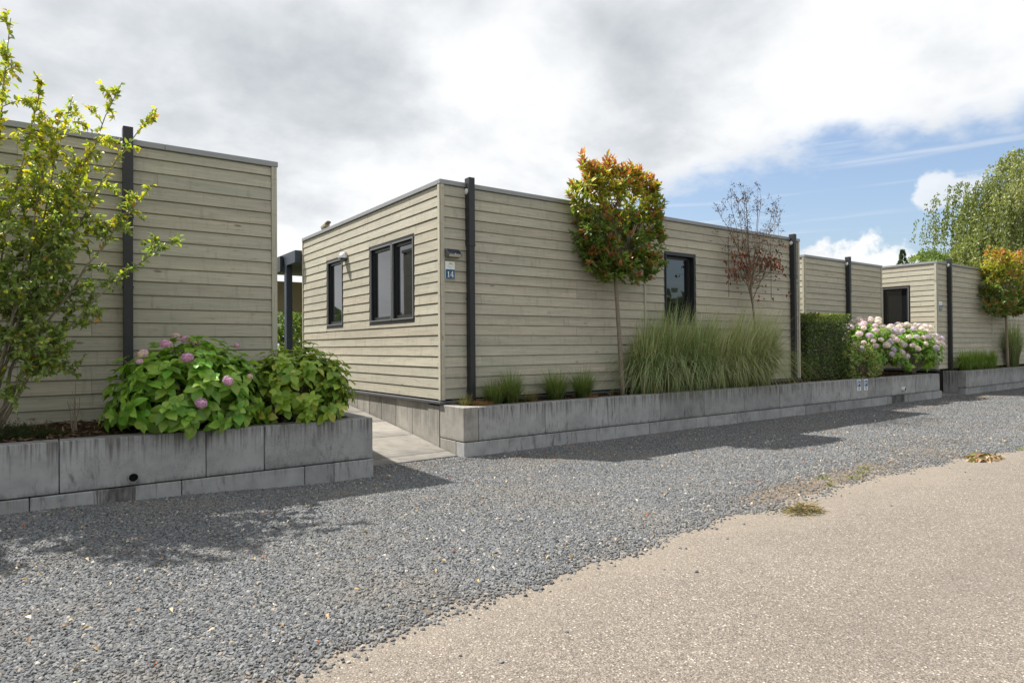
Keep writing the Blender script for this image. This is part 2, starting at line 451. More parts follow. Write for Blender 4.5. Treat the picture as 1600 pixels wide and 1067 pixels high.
# ---------------------------------------------------------------- mesh helpers
class MB:
    def __init__(s):
        s.v, s.f, s.c, s.mi = [], [], [], []
    def add(s, vs, fs, col=None, mi=0):
        o = len(s.v)
        s.v.extend([tuple(p) for p in vs])
        for f in fs:
            s.f.append(tuple(i + o for i in f)); s.c.append(col); s.mi.append(mi)
    def box(s, x0, x1, y0, y1, z0, z1, mi=0, col=None):
        s.add([(x0, y0, z0), (x1, y0, z0), (x1, y1, z0), (x0, y1, z0), (x0, y0, z1), (x1, y0, z1), (x1, y1, z1), (x0, y1, z1)],
              [(0, 3, 2, 1), (4, 5, 6, 7), (0, 1, 5, 4), (1, 2, 6, 5), (2, 3, 7, 6), (3, 0, 4, 7)], col, mi)
    def cbox(s, x0, x1, y0, y1, z0, z1, b=0.004, mi=0):
        P = {}
        vs = []
        for ix, x in enumerate((x0, x1)):
            for iy, y in enumerate((y0, y1)):
                for iz, z in enumerate((z0, z1)):
                    sx, sy, sz = (1, -1)[ix], (1, -1)[iy], (1, -1)[iz]
                    P[ix, iy, iz] = len(vs)
                    vs += [(x, y + sy * b, z + sz * b), (x + sx * b, y, z + sz * b), (x + sx * b, y + sy * b, z)]
        fs = []
        q = lambda a, ax: P[a] + ax
        for ax in range(3):
            o = [i for i in range(3) if i != ax]
            for side in (0, 1):
                loop = []
                for (a, bb) in ((0, 0), (1, 0), (1, 1), (0, 1)):
                    k = [0, 0, 0]; k[ax] = side; k[o[0]] = a; k[o[1]] = bb
                    loop.append(q(tuple(k), ax))
                fs.append(tuple(loop))
        for ax in range(3):
            o = [i for i in range(3) if i != ax]
            for a in (0, 1):
                for bb in (0, 1):
                    k0 = [0, 0, 0]; k0[o[0]] = a; k0[o[1]] = bb
                    k1 = list(k0); k1[ax] = 1
                    fs.append((q(tuple(k0), o[0]), q(tuple(k1), o[0]), q(tuple(k1), o[1]), q(tuple(k0), o[1])))
        for k in P:
            fs.append((P[k], P[k] + 1, P[k] + 2))
        s.add(vs, fs, None, mi)
    def tube(s, pts, rad, n=6, mi=0, col=None, cap=True):
        pts = [Vector(p) for p in pts]
        rings = []
        vs, fs = [], []
        for i, p in enumerate(pts):
            t = (pts[min(i + 1, len(pts) - 1)] - pts[max(i - 1, 0)])
            t = t.normalized() if t.length > 1e-9 else Vector((0, 0, 1))
            a = t.cross(Vector((0, 0, 1)) if abs(t.z) < 0.9 else Vector((1, 0, 0))).normalized()
            b = t.cross(a)
            r = rad[i] if hasattr(rad, '__len__') else rad
            for k in range(n):
                an = 2 * math.pi * k / n
                vs.append(p + a * (r * math.cos(an)) + b * (r * math.sin(an)))
        for i in range(len(pts) - 1):
            for k in range(n):
                k2 = (k + 1) % n
                fs.append((i * n + k, i * n + k2, (i + 1) * n + k2, (i + 1) * n + k))
        if cap:
            fs.append(tuple(range(n - 1, -1, -1)))
            fs.append(tuple((len(pts) - 1) * n + k for k in range(n)))
        s.add(vs, fs, col, mi)
    def prism(s, poly, y0, y1, mi=0):
        """polygon in x,z extruded from y0 (front) to y1"""
        n = len(poly)
        vs = [(x, y0, z) for x, z in poly] + [(x, y1, z) for x, z in poly]
        fs = [tuple(range(n)), tuple(range(2 * n - 1, n - 1, -1))]
        fs += [(i, i + n, (i + 1) % n + n, (i + 1) % n) for i in range(n)]
        s.add(vs, fs, None, mi)
    def mesh(s, name, mats, smooth=False):
        me = bpy.data.meshes.new(name)
        me.from_pydata(s.v, [], s.f)
        for m in (mats if isinstance(mats, (list, tuple)) else [mats]):
            me.materials.append(m)
        if any(s.mi):
            me.polygons.foreach_set('material_index', s.mi)
        if any(c is not None for c in s.c):
            ca = me.color_attributes.new('Col', 'FLOAT_COLOR', 'CORNER')
            data = []
            for f, c in zip(s.f, s.c):
                data.extend((*(c or (0.5, 0.5, 0.5)), 1.0) * len(f))
            ca.data.foreach_set('color', data)
        if smooth:
            me.polygons.foreach_set('use_smooth', [True] * len(s.f))
        me.update()
        bm = bmesh.new(); bm.from_mesh(me); bmesh.ops.recalc_face_normals(bm, faces=bm.faces); bm.to_mesh(me); bm.free()
        return me
    def build(s, name, mats, parent=None, loc=None, smooth=False, rot=None):
        """vertices are in world space (or local about LOC, world position, when LOC is given)"""
        me = s.mesh(name, mats, smooth)
        return place(name, me, parent, loc, rot)

def place(name, me, parent=None, loc=None, rot=None):
    o = bpy.data.objects.new(name, me)
    COL.objects.link(o)
    L = Vector(loc) if loc is not None else Vector((0, 0, 0))
    if parent is not None:
        o.parent = parent
        w = Vector((0, 0, 0)); p = parent
        while p is not None:
            w += p.location; p = p.parent
        L = L - w
    o.location = L
    if rot is not None:
        o.rotation_euler = rot
    return o

def thing(name, label, cat, loc=(0, 0, 0), group=None):
    o = bpy.data.objects.new(name, None)
    o.empty_display_size = 0.1
    COL.objects.link(o)
    o.location = loc
    return tag(o, label, cat, group)

def tag(o, label=None, cat=None, group=None, kind=None):
    if label: o['label'] = label
    if cat: o['category'] = cat
    if group: o['group'] = group
    if kind: o['kind'] = kind
    return o

def np_obj(name, V, F, mat, parent=None, C=None, loc=None, kind=None, smooth=False):
    """V (n,3) world, F (m,k) index array or list of arrays, C per-vertex colour (n,3)"""
    Fs = F if isinstance(F, list) else [F]
    me = bpy.data.meshes.new(name)
    if loc is not None:
        V = V - np.asarray(loc)
    nv = len(V)
    me.vertices.add(nv)
    me.vertices.foreach_set('co', np.asarray(V, dtype=np.float32).ravel())
    tot = sum(f.size for f in Fs); npoly = sum(len(f) for f in Fs)
    me.loops.add(tot); me.polygons.add(npoly)
    li = np.concatenate([f.ravel() for f in Fs]).astype(np.int32)
    me.loops.foreach_set('vertex_index', li)
    ls, st = [], 0
    for f in Fs:
        ls.append(st + np.arange(len(f)) * f.shape[1]); st += f.size
    me.polygons.foreach_set('loop_start', np.concatenate(ls).astype(np.int32))
    if smooth:
        me.polygons.foreach_set('use_smooth', np.ones(npoly, dtype=bool))
    me.update(calc_edges=True)
    me.validate()
    me.materials.append(mat)
    if C is not None:
        ca = me.color_attributes.new('Col', 'FLOAT_COLOR', 'POINT')
        cc = np.ones((nv, 4), dtype=np.float32); cc[:, :3] = C
        ca.data.foreach_set('color', cc.ravel())
    o = place(name, me, parent, loc)
    if kind: o['kind'] = kind
    return o

def unit(a):
    return a / np.maximum(np.linalg.norm(a, axis=-1, keepdims=True), 1e-9)

def leaves(P, D, Nn, L, W, C, fold=0.25, droop=0.15):
    """8-vertex leaf blades. returns V, F list, C"""
    P = np.asarray(P, float); n = len(P)
    D = unit(np.asarray(D, float)); Nn = np.asarray(Nn, float)
    S = unit(np.cross(D, Nn)); Nn = np.cross(S, D)
    L = np.broadcast_to(np.asarray(L, float), (n,))[:, None]; W = np.broadcast_to(np.asarray(W, float), (n,))[:, None]
    def pt(t, w, h):
        return P + D * (L * t) + S * (W * w) + Nn * (W * fold * abs(w) * 2 + h * L) - Nn * (droop * L * t * t)
    V = np.stack([pt(0, 0, 0), pt(.36, -.5, 0), pt(.4, 0, 0), pt(.36, .5, 0), pt(.72, -.34, 0), pt(.74, 0, 0), pt(.72, .34, 0), pt(1, 0, 0)], axis=1).reshape(-1, 3)
    b = (np.arange(n) * 8)[:, None]
    T = np.concatenate([b + np.array([[0, 3, 2]]), b + np.array([[0, 2, 1]]), b + np.array([[5, 6, 7]]), b + np.array([[4, 5, 7]])])
    Q = np.concatenate([b + np.array([[2, 3, 6, 5]]), b + np.array([[1, 2, 5, 4]])])
    return V, [T, Q], np.repeat(np.asarray(C, float), 8, axis=0)

def diamonds(P, D, Nn, L, W, C):
    P = np.asarray(P, float); n = len(P)
    D = unit(D); S = unit(np.cross(D, Nn))
    L = np.broadcast_to(np.asarray(L, float), (n,))[:, None]; W = np.broadcast_to(np.asarray(W, float), (n,))[:, None]
    V = np.stack([P, P + D * L * .45 - S * W * .5, P + D * L, P + D * L * .45 + S * W * .5], axis=1).reshape(-1, 3)
    F = (np.arange(n) * 4)[:, None] + np.array([[0, 1, 2, 3]])
    return V, [F], np.repeat(np.asarray(C, float), 4, axis=0)

def merge(parts):
    Vs, Fs, Cs, o = [], {}, [], 0
    for V, F, C in parts:
        Vs.append(V); Cs.append(C)
        for f in F:
            Fs.setdefault(f.shape[1], []).append(f + o)
        o += len(V)
    return np.concatenate(Vs), [np.concatenate(v) for v in Fs.values()], np.concatenate(Cs)

def rand_dirs(n):
    return unit(rng.normal(size=(n, 3)))

def pick(cols, n, p=None, jit=0.15):
    c = np.asarray(cols, float)[rng.choice(len(cols), n, p=p)]
    return c * (1 + rng.uniform(-jit, jit, (n, 1)))

# ================================================================ SETTING
def ground_z(x, y):
    a = np.clip((2.9 - x) / 3.2, 0, 1); b = np.clip((y - 4.8) / 1.8, 0, 1)
    return 0.09 * a * a * (3 - 2 * a) * b * b * (3 - 2 * b)

EDGE = np.array([(-8, 2.35), (-2, 2.55), (0, 2.7), (0.84, 2.82), (1.2, 2.91), (1.72, 3.05), (2.17, 3.02), (2.74, 3.11), (3.38, 3.15), (3.82, 3.24),
                 (4.55, 3.32), (5.2, 3.20), (6.07, 3.32), (7.7, 3.33), (9.3, 3.22), (10.8, 3.04), (14, 2.95), (20, 3.0), (60, 3.0)])
def edge_y(x):
    return np.interp(x, EDGE[:, 0], EDGE[:, 1]) + 0.03 * np.sin(x * 7.1) + 0.02 * np.sin(x * 17.3 + 1) + 0.012 * np.sin(x * 41 + 2)

def flat(name, x0, x1, y0, y1, z, mat):
    mb = MB(); mb.add([(x0, y0, z), (x1, y0, z), (x1, y1, z), (x0, y1, z)], [(0, 1, 2, 3)])
    return tag(mb.build(name, mat), kind='structure')

flat('ground', -700, 700, -700, 700, -0.05, M['ground'])
tag(bpy.data.objects['ground'], 'rough grassy ground around the plots')
tag(flat('road', -60, 120, -4.2, 3.6, 0.0, M['road']), 'worn beige asphalt road in the foreground')

def blob(x, y, cx, cy, rx, ry):
    return np.exp(-(((x - cx) / rx) ** 2 + ((y - cy) / ry) ** 2))

def dirt_field(x, y):
    e = y - edge_y(x)
    d = 0.9 * blob(x, y, 6.7, 3.55, 1.5, 0.34) + 0.75 * blob(x, y, 5.6, 3.45, 0.8, 0.25) + 0.55 * blob(x, y, 9.0, 3.6, 2.0, 0.5)
    d += 0.75 * blob(x, y, 3.6, 6.9, 0.8, 0.35) + 0.7 * blob(x, y, 4.9, 6.65, 0.7, 0.35) + 0.5 * blob(x, y, 6.8, 6.5, 1.4, 0.4)
    d += 0.65 * blob(x, y, 1.75, 3.15, 0.35, 0.16) + 0.5 * blob(x, y, 0.8, 3.0, 0.3, 0.12) + 0.5 * blob(x, y, 3.1, 3.3, 0.3, 0.12)
    d += 0.7 * blob(x, y, 15.5, 6.2, 2.0, 0.35) + 0.8 * blob(x, y, 20.5, 6.5, 3.0, 0.35) + 0.4 * blob(x, y, 10.5, 4.0, 1.6, 0.4)
    d += 0.25 * (np.sin(x * 3.1 + 1.3 * np.sin(y * 2.7)) * np.sin(y * 4.3 + x) > 0.75)
    return np.clip(d, 0, 1)

def build_gravel():
    xs = np.concatenate([np.arange(-6, -1, 0.25), np.arange(-1, 12, 0.07), np.arange(12, 30, 0.16), np.arange(30, 60.1, 1.5)])
    ts = np.linspace(0, 1, 56)
    X = np.repeat(xs[:, None], len(ts), 1)
    y0 = edge_y(xs)[:, None]; y1 = np.full_like(y0, 7.35)
    y1[xs < 2.92] = 6.75
    Y = y0 + (y1 - y0) * ts[None, :]
    ramp = np.clip((Y - y0) / 0.35, 0, 1)
    Z = ground_z(X, Y) - 0.008 + 0.028 * ramp ** 0.7 + ramp * (0.006 * np.sin(X * 3.3 + Y) * np.sin(Y * 2.9 - X) - 0.006 * dirt_field(X, Y))
    V = np.stack([X, Y, Z], -1).reshape(-1, 3)
    n1, n2 = X.shape
    idx = np.arange(n1 * n2).reshape(n1, n2)
    F = np.stack([idx[:-1, :-1], idx[1:, :-1], idx[1:, 1:], idx[:-1, 1:]], -1).reshape(-1, 4)
    o = np_obj('gravel_bed', V, F, M['gravel_base'])
    tag(o, 'strip of dark gravel between the road and planters', kind='structure')
    D = dirt_field(V[:, 0], V[:, 1])
    eb = np.clip(1 - (V[:, 1] - edge_y(V[:, 0])) / 0.16, 0, 1)
    a = o.data.attributes.new('dirt', 'FLOAT', 'POINT'); a.data.foreach_set('value', np.maximum(D, eb).astype(np.float32))
    # stones: one scatter
    s = np_obj('gravel', np.stack([V[:, 0], V[:, 1], np.maximum(V[:, 2], 0.003) + 0.002], 1), F, M['stone'])
    tag(s, 'loose dark grey gravel stones beside the road', 'gravel', kind='stuff')
    e = V[:, 1] - edge_y(V[:, 0])
    base = np.interp(V[:, 0], [-6, -1.5, -0.8, 5, 9, 14, 24, 30, 60], [0, 0, 7200, 7200, 4800, 2400, 1000, 250, 0])
    dens = base * np.clip(1 - 0.86 * D, 0.06, 1) * np.clip(0.30 + e / 0.22, 0.30, 1)
    a = s.data.attributes.new('dens', 'FLOAT', 'POINT'); a.data.foreach_set('value', dens.astype(np.float32))
    gravel_nodes(s, 0.0096)
    # strays on the asphalt
    xs2 = np.arange(-0.5, 14, 0.25); ts2 = np.linspace(0, 1, 28)
    X = np.repeat(xs2[:, None], len(ts2), 1); Y = edge_y(xs2)[:, None] - 0.9 * (1 - ts2[None, :])
    V = np.stack([X, Y, np.full_like(X, 0.003)], -1).reshape(-1, 3)
    n1, n2 = X.shape; idx = np.arange(n1 * n2).reshape(n1, n2)
    F = np.stack([idx[:-1, :-1], idx[1:, :-1], idx[1:, 1:], idx[:-1, 1:]], -1).reshape(-1, 4)
    s2 = np_obj('stray_gravel', V, F, M['stone'])
    tag(s2, 'stray gravel stones strewn onto the asphalt edge', 'gravel', kind='stuff')
    t = np.repeat(ts2[None, :], n1, 0).ravel()
    patch = 0.4 + 1.6 * (np.sin(V[:, 0] * 2.3) * np.sin(V[:, 0] * 5.1 + 2) > 0.2)
    dens = patch * (10 * np.clip(t - 0.15, 0, 1) + 1500 * np.clip((t - 0.86) / 0.14, 0, 1) ** 2.5)
    a = s2.data.attributes.new('dens', 'FLOAT', 'POINT'); a.data.foreach_set('value', dens.astype(np.float32))
    gravel_nodes(s2, 0.0092, 5)

def gravel_nodes(obj, size, seed=1):
    ng = bpy.data.node_groups.new('gravel_scatter', 'GeometryNodeTree')
    ng.interface.new_socket('Geometry', in_out='INPUT', socket_type='NodeSocketGeometry')
    ng.interface.new_socket('Geometry', in_out='OUTPUT', socket_type='NodeSocketGeometry')
    N = ng.nodes; Lk = ng.links.new
    gi = N.new('NodeGroupInput'); go = N.new('NodeGroupOutput')
    na = N.new('GeometryNodeInputNamedAttribute'); na.data_type = 'FLOAT'; na.inputs['Name'].default_value = 'dens'
    dp = N.new('GeometryNodeDistributePointsOnFaces'); dp.distribute_method = 'RANDOM'
    dp.inputs['Seed'].default_value = seed
    Lk(gi.outputs[0], dp.inputs['Mesh']); Lk(na.outputs[0], dp.inputs['Density'])
    jn = N.new('GeometryNodeJoinGeometry')
    for k in range(6):
        ic = N.new('GeometryNodeMeshIcoSphere'); ic.inputs['Radius'].default_value = 1.0; ic.inputs['Subdivisions'].default_value = 2
        ps = N.new('GeometryNodeInputPosition')
        nz = N.new('ShaderNodeTexNoise'); nz.noise_dimensions = '4D'
        nz.inputs['W'].default_value = k * 7.3; nz.inputs['Scale'].default_value = 0.9; nz.inputs['Detail'].default_value = 1.5
        sb = N.new('ShaderNodeVectorMath'); sb.operation = 'SUBTRACT'; sb.inputs[1].default_value = (0.5, 0.5, 0.5)
        sc = N.new('ShaderNodeVectorMath'); sc.operation = 'SCALE'; sc.inputs['Scale'].default_value = 1.7
        Lk(ps.outputs[0], nz.inputs['Vector']); Lk(nz.outputs['Color'], sb.inputs[0]); Lk(sb.outputs[0], sc.inputs[0])
        sp = N.new('GeometryNodeSetPosition'); Lk(ic.outputs[0], sp.inputs['Geometry']); Lk(sc.outputs[0], sp.inputs['Offset'])
        tr = N.new('GeometryNodeTransform'); Lk(sp.outputs[0], tr.inputs[0])
        tr.inputs['Scale'].default_value = (1.0, 0.62 + 0.05 * k, 0.40 + 0.05 * (k % 4))
        sm = N.new('GeometryNodeSetMaterial'); sm.inputs['Material'].default_value = M['stone']
        Lk(tr.outputs[0], sm.inputs[0])
        gti = N.new('GeometryNodeGeometryToInstance'); Lk(sm.outputs[0], gti.inputs[0])
        Lk(gti.outputs[0], jn.inputs[0])
    io = N.new('GeometryNodeInstanceOnPoints'); io.inputs['Pick Instance'].default_value = True
    rr = N.new('FunctionNodeRandomValue'); rr.data_type = 'FLOAT_VECTOR'
    rr.inputs[0].default_value = (-0.75, -0.75, 0); rr.inputs[1].default_value = (0.75, 0.75, 6.283)
    rs = N.new('FunctionNodeRandomValue'); rs.data_type = 'FLOAT'
    rs.inputs[2].default_value = size * 0.5; rs.inputs[3].default_value = size * 1.6; rs.inputs['Seed'].default_value = 9
    Lk(dp.outputs['Points'], io.inputs['Points']); Lk(jn.outputs[0], io.inputs['Instance'])
    Lk(rr.outputs[0], io.inputs['Rotation']); Lk(rs.outputs[1], io.inputs['Scale'])
    Lk(io.outputs[0], go.inputs[0])
    md = obj.modifiers.new('scatter', 'NODES'); md.node_group = ng

build_gravel()

# ---------------------------------------------------------------- ramp between the planters
RAMP = [(7.2, 0.035), (7.46, 0.06), (8.43, 0.18), (9.38, 0.285), (10.2, 0.37), (11.1, 0.46), (12.0, 0.55), (13.0, 0.62), (14.5, 0.64), (17.0, 0.64)]
def build_ramp(name, x0, x1, label, dy=0.0):
    t = thing(name, label, None, ((x0 + x1) / 2, 7.2, 0))
    t['kind'] = 'structure'
    for (ya, za), (yb, zb) in zip(RAMP[:-1], RAMP[1:]):
        L = yb - ya - 0.006
        mb = MB()
        mb.cbox(x0, x1, 0, L, -0.12, 0, 0.005)
        s = (zb - za) / (yb - ya)
        mb.v = [(x - (x0 + x1) / 2, y, z + y * s) for x, y, z in mb.v]
        mb.build('slab', M['paving'], t, ((x0 + x1) / 2, ya + dy, za))
    return t
build_ramp('path', 2.935, 4.325, 'pale concrete slab ramp rising between the two planters')
build_ramp('path', 19.06, 20.5, 'narrow concrete ramp beside the far planter')
for o in [o for o in bpy.data.objects if o.name.startswith('path')]:
    if 'category' in o: del o['category']

# ================================================================ HOUSES
EXPO = 0.1465
def board_mesh(L, h, t0=0.022, t1=0.013, rec=0.011, z_from=0.0, z_to=None):
    """lap board, local: x 0..L, outward = -y, z 0..h; cropped to z_from..z_to"""
    z_to = h if z_to is None else z_to
    th = lambda z: t0 + (t1 - t0) * (z / h)
    mb = MB()
    zt = min(z_to, h - rec)
    prof = [(0.0, z_from), (-th(z_from) + 0.003, z_from), (-th(z_from + 0.003), z_from + 0.003), (-th(zt), zt)]
    if z_to > h - rec + 1e-4:
        prof += [(-0.002, h - rec), (-0.002, z_to)]
    prof += [(0.0, min(z_to, zt) if z_to <= h - rec + 1e-4 else z_to)]
    n = len(prof)
    vs = [(0, y, z) for y, z in prof] + [(L, y, z) for y, z in prof]
    fs = [tuple(range(n)), tuple(range(2 * n - 1, n - 1, -1))] + [(i, (i + 1) % n, (i + 1) % n + n, i + n) for i in range(n)]
    mb.add(vs, fs)
    return mb

def clad(parent, origin, axis, length, z0, z1, openings=(), splits=(), first_partial=0.0):
    """lap boards on a facade. axis 'x': runs +X facing -Y; 'y': runs towards -Y facing -X (origin at far end)."""
    zs = []
    if first_partial:
        zz = z1 - first_partial; zs.append((zz, first_partial))
        while zz > z0 + 0.02:
            zz -= EXPO; zs.append((zz, EXPO))
    else:
        nb = round((z1 - z0) / EXPO); e = (z1 - z0) / nb
        zs = [(z0 + i * e, e) for i in range(nb)]
    cuts = [0.0] + sorted(splits) + [length]
    for z, h in zs:
        for a, b in zip(cuts[:-1], cuts[1:]):
            a2 = a + (0.001 if a > 0 else 0); b2 = b - (0.001 if b < length else 0)
            pieces = []     # (u0, u1, zf, zt)
            spans = [(a2, b2)]
            for (u0, u1, w0, w1) in openings:
                if w1 <= z + 0.004 or w0 >= z + h - 0.004:
                    continue
                nxt = []
                for s0, s1 in spans:
                    if u1 <= s0 or u0 >= s1:
                        nxt.append((s0, s1)); continue
                    if u0 > s0 + 0.02: nxt.append((s0, u0))
                    if u1 < s1 - 0.02: nxt.append((u1, s1))
                    m0, m1 = max(s0, u0), min(s1, u1)
                    if w0 > z + 0.02: pieces.append((m0, m1, 0.0, w0 - z))
                    if w1 < z + h - 0.02: pieces.append((m0, m1, w1 - z, h))
                spans = nxt
            for s0, s1 in spans:
                if s1 - s0 > 2.2 and random.random() < 0.24:
                    j = s0 + 0.6 * random.randint(1, int((s1 - s0) / 0.6) - 1) if int((s1 - s0) / 0.6) > 2 else (s0 + s1) / 2
                    pieces += [(s0, j - 0.0012, 0.0, h), (j + 0.0012, s1, 0.0, h)]
                else:
                    pieces.append((s0, s1, 0.0, h))
            for (u0, u1, zf, zt) in pieces:
                mb = board_mesh(u1 - u0, h, 0.0225 + random.uniform(-.0015, .002), 0.013, 0.011, zf, zt)
                dz = random.uniform(-.0012, .0012)
                if axis == 'x':
                    mb.build('board', M['wood'], parent, (origin[0] + u0, origin[1] + 0.027, z + dz))
                else:
                    mb.build('board', M['wood'], parent, (origin[0] + 0.027, origin[1] - u0, z + dz), rot=(0, 0, -math.pi / 2))

def wall_core(parent, name, axis, plane, a0, a1, z0, z1, openings, depth=0.18):
    """solid wall behind the boards with holes; plane = outer coordinate"""
    mb = MB()
    rects = []
    us = sorted({a0, a1, *[o[0] for o in openings], *[o[1] for o in openings]})
    for u0, u1 in zip(us[:-1], us[1:]):
        op = [o for o in openings if o[0] <= u0 + 1e-6 and o[1] >= u1 - 1e-6]
        if op:
            rects += [(u0, u1, z0, op[0][2]), (u0, u1, op[0][3], z1)]
        else:
            rects.append((u0, u1, z0, z1))
    for u0, u1, w0, w1 in rects:
        if axis == 'x': mb.box(u0, u1, plane, plane + depth, w0, w1)
        else: mb.box(plane, plane + depth, u0, u1, w0, w1)
    return mb.build(name, M['core'], parent)

def ring(mb, u0, u1, w0, w1, t, d0, d1, axis, plane, mi=0, bt=None):
    """rectangular frame ring, d0..d1 depth inward from plane"""
    bt = bt or t
    for (a, b, c, d) in ((u0, u0 + t, w0, w1), (u1 - t, u1, w0, w1), (u0 + t, u1 - t, w0, w0 + bt), (u0 + t, u1 - t, w1 - t, w1)):
        if axis == 'x': mb.box(a, b, plane + d0, plane + d1, c, d, mi)
        else: mb.box(plane + d0, plane + d1, a, b, c, d, mi)

def window(parent, axis, plane, u0, u1, w0, w1, sashes, label=None):
    """u range along the facade, w height; sashes = list of (u0,u1)"""
    cu = (u0 + u1) / 2
    loc = (cu, plane, w0) if axis == 'x' else (plane, cu, w0)
    mb = MB()
    ring(mb, u0, u1, w0, w1, 0.045, 0.016, 0.165, axis, plane, 0, 0.065)
    for (a, b) in zip(sashes[:-1], sashes[1:]):
        m = (a[1] + b[0]) / 2
        if axis == 'x': mb.box(m - 0.02, m + 0.02, plane + 0.004, plane + 0.12, w0 + 0.075, w1 - 0.055)
        else: mb.box(plane + 0.004, plane + 0.12, m - 0.02, m + 0.02, w0 + 0.075, w1 - 0.055)
    wo = mb.build('window', M['frame'], parent)
    rc = 0.0 if axis == 'x' else -0.045
    for (a, b) in sashes:
        mb = MB(); ring(mb, a, b, w0 + 0.062, w1 - 0.042, 0.02, 0.002, 0.03, axis, plane)
        mb.build('screen_frame', M['frame_grey' if axis == 'y' else 'frame'], wo)
        mb = MB(); ring(mb, a + 0.0205, b - 0.0205, w0 + 0.083, w1 - 0.063, 0.05, 0.095 + rc, 0.16, axis, plane)
        mb.build('sash', M['frame'], wo)
        mb = MB()
        if axis == 'x': mb.box(a + 0.07, b - 0.07, plane + 0.118 + rc, plane + 0.132 + rc, w0 + 0.12, w1 - 0.10)
        else: mb.box(plane + 0.118 + rc, plane + 0.132 + rc, a + 0.07, b - 0.07, w0 + 0.12, w1 - 0.10)
        mb.build('pane', M['glass'], wo)
    return wo

def downpipe(parent, x, yw, z0, z1):
    mb = MB()
    mb.cbox(x, x + 0.085, yw - 0.10, yw - 0.002, z0, z1 - 0.93, 0.004)
    p = mb.build('downpipe', M['anthracite'], parent, None)
    mb = MB(); mb.cbox(x - 0.004, x + 0.089, yw - 0.104, yw + 0.02, z1 - 0.93, z1, 0.004)
    mb.build('sleeve', M['anthracite'], p)
    mb = MB(); mb.cbox(x - 0.007, x + 0.092, yw - 0.107, yw - 0.001, z1 - 0.955, z1 - 0.925, 0.003)
    mb.build('collar', M['anthracite'], p)
    for zz in (z0 + 0.22, (z0 + z1) / 2 - 0.1):
        mb = MB(); mb.cbox(x - 0.008, x + 0.093, yw - 0.085, yw - 0.001, zz, zz + 0.022, 0.003)
        mb.build('bracket', M['anthracite'], p)
    mb = MB()
    mb.tube([(x - 0.018, yw - 0.03, z1 - 0.19), (x + 0.0, yw - 0.03, z1 - 0.19)], [0.038, 0.045], 12)
    mb.build('overflow_spout', M['white'], p, smooth=True)
    return p

def roof_edge(parent, x0, x1, y0, y1, z1, joints=()):
    """flat roof with metal edge trim"""
    mb = MB(); mb.box(x0 + 0.03, x1 - 0.03, y0 + 0.03, y1 - 0.03, z1 - 0.10, z1 - 0.02)
    mb.build('roof', M['zinc'], parent)
    e = 0.012
    cuts = [x0 - e] + list(joints) + [x1 + e]
    for a, b in zip(cuts[:-1], cuts[1:]):
        mb = MB(); mb.cbox(a + (0.001 if a > x0 else 0), b - (0.001 if b < x1 else 0), y0 - e, y0 + 0.05, z1 - 0.062, z1, 0.003)
        mb.build('roof_trim', M['zinc'], parent)
    for xa, xb in ((x0 - e, x0 + 0.05), (x1 - 0.05, x1 + e)):
        mb = MB(); mb.cbox(xa, xb, y0 + 0.0505, y1, z1 - 0.0625, z1 - 0.0005, 0.003)
        mb.build('roof_trim', M['zinc'], parent)

def corner_board(parent, x0, x1, y0, y1, z0, z1):
    mb = MB(); mb.cbox(x0, x1, y0, y1, 0, z1 - z0, 0.004)
    cx, cy = (x0 + x1) / 2, (y0 + y1) / 2
    mb.v = [(z, y - cy, -(x - cx)) for x, y, z in mb.v]     # grain along local x
    return mb.build('corner_board', M['trim_wood'], parent, (cx, cy, z0), rot=(0, -math.pi / 2, 0))

BASE, TOP = 0.726, 3.726
# ---- the chalet in the middle
X14, Y14, XE14, YE14 = 4.346, 7.642, 13.25, 13.44
h14 = thing('chalet', 'flat roofed wood clad chalet numbered 14 at the centre', 'chalet', (X14, Y14, BASE))
zt = TOP - 0.064
side_ops = [(11.20, 12.05, 1.80, 3.10), (8.42, 10.045, 1.80, 3.10)]
front_ops = [(8.874, 9.758, 1.80, 3.115)]
wf = wall_core(h14, 'front_wall', 'x', Y14 + 0.027, X14 + 0.03, XE14 - 0.02, BASE, zt, front_ops)
ws = wall_core(h14, 'side_wall', 'y', X14 + 0.027, Y14 + 0.03, YE14 - 0.02, BASE, zt, side_ops)
clad(wf, (X14 + 0.062, Y14), 'x', XE14 - X14 - 0.13, BASE, zt, [(a - X14 - 0.062, b - X14 - 0.062, c, d) for a, b, c, d in front_ops], [8.375 - X14 - 0.062])
clad(ws, (X14, YE14 - 0.04), 'y', YE14 - 0.04 - (Y14 + 0.072), BASE, zt, [(YE14 - 0.04 - b, YE14 - 0.04 - a, c, d) for a, b, c, d in side_ops])
mb = MB(); mb.box(X14 + 0.02, XE14 - 0.02, YE14 - 0.1, YE14 - 0.02, BASE, zt); mb.box(XE14 - 0.1, XE14 - 0.02, Y14 + 0.2, YE14 - 0.11, BASE, zt)
mb.build('rear_wall', M['wood'], h14)
corner_board(h14, X14 + 0.004, X14 + 0.06, Y14 - 0.008, Y14 + 0.04, BASE - 0.012, zt)
corner_board(h14, X14 - 0.008, X14 + 0.0035, Y14 + 0.008, Y14 + 0.068, BASE - 0.012, zt)
corner_board(h14, XE14 - 0.062, XE14 - 0.002, Y14 - 0.008, Y14 + 0.04, BASE - 0.012, zt)
corner_board(h14, XE14 + 0.0, XE14 + 0.045, Y14 + 0.05, Y14 + 0.1, BASE - 0.012, zt)
corner_board(h14, X14 - 0.008, X14 + 0.03, YE14 - 0.038, YE14, BASE - 0.012, zt)
corner_board(h14, 8.375 - 0.022, 8.375 + 0.022, Y14 - 0.006, Y14 + 0.02, BASE, zt).name = 'batten'
roof_edge(h14, X14, XE14, Y14, YE14, TOP, (7.4, 10.4))
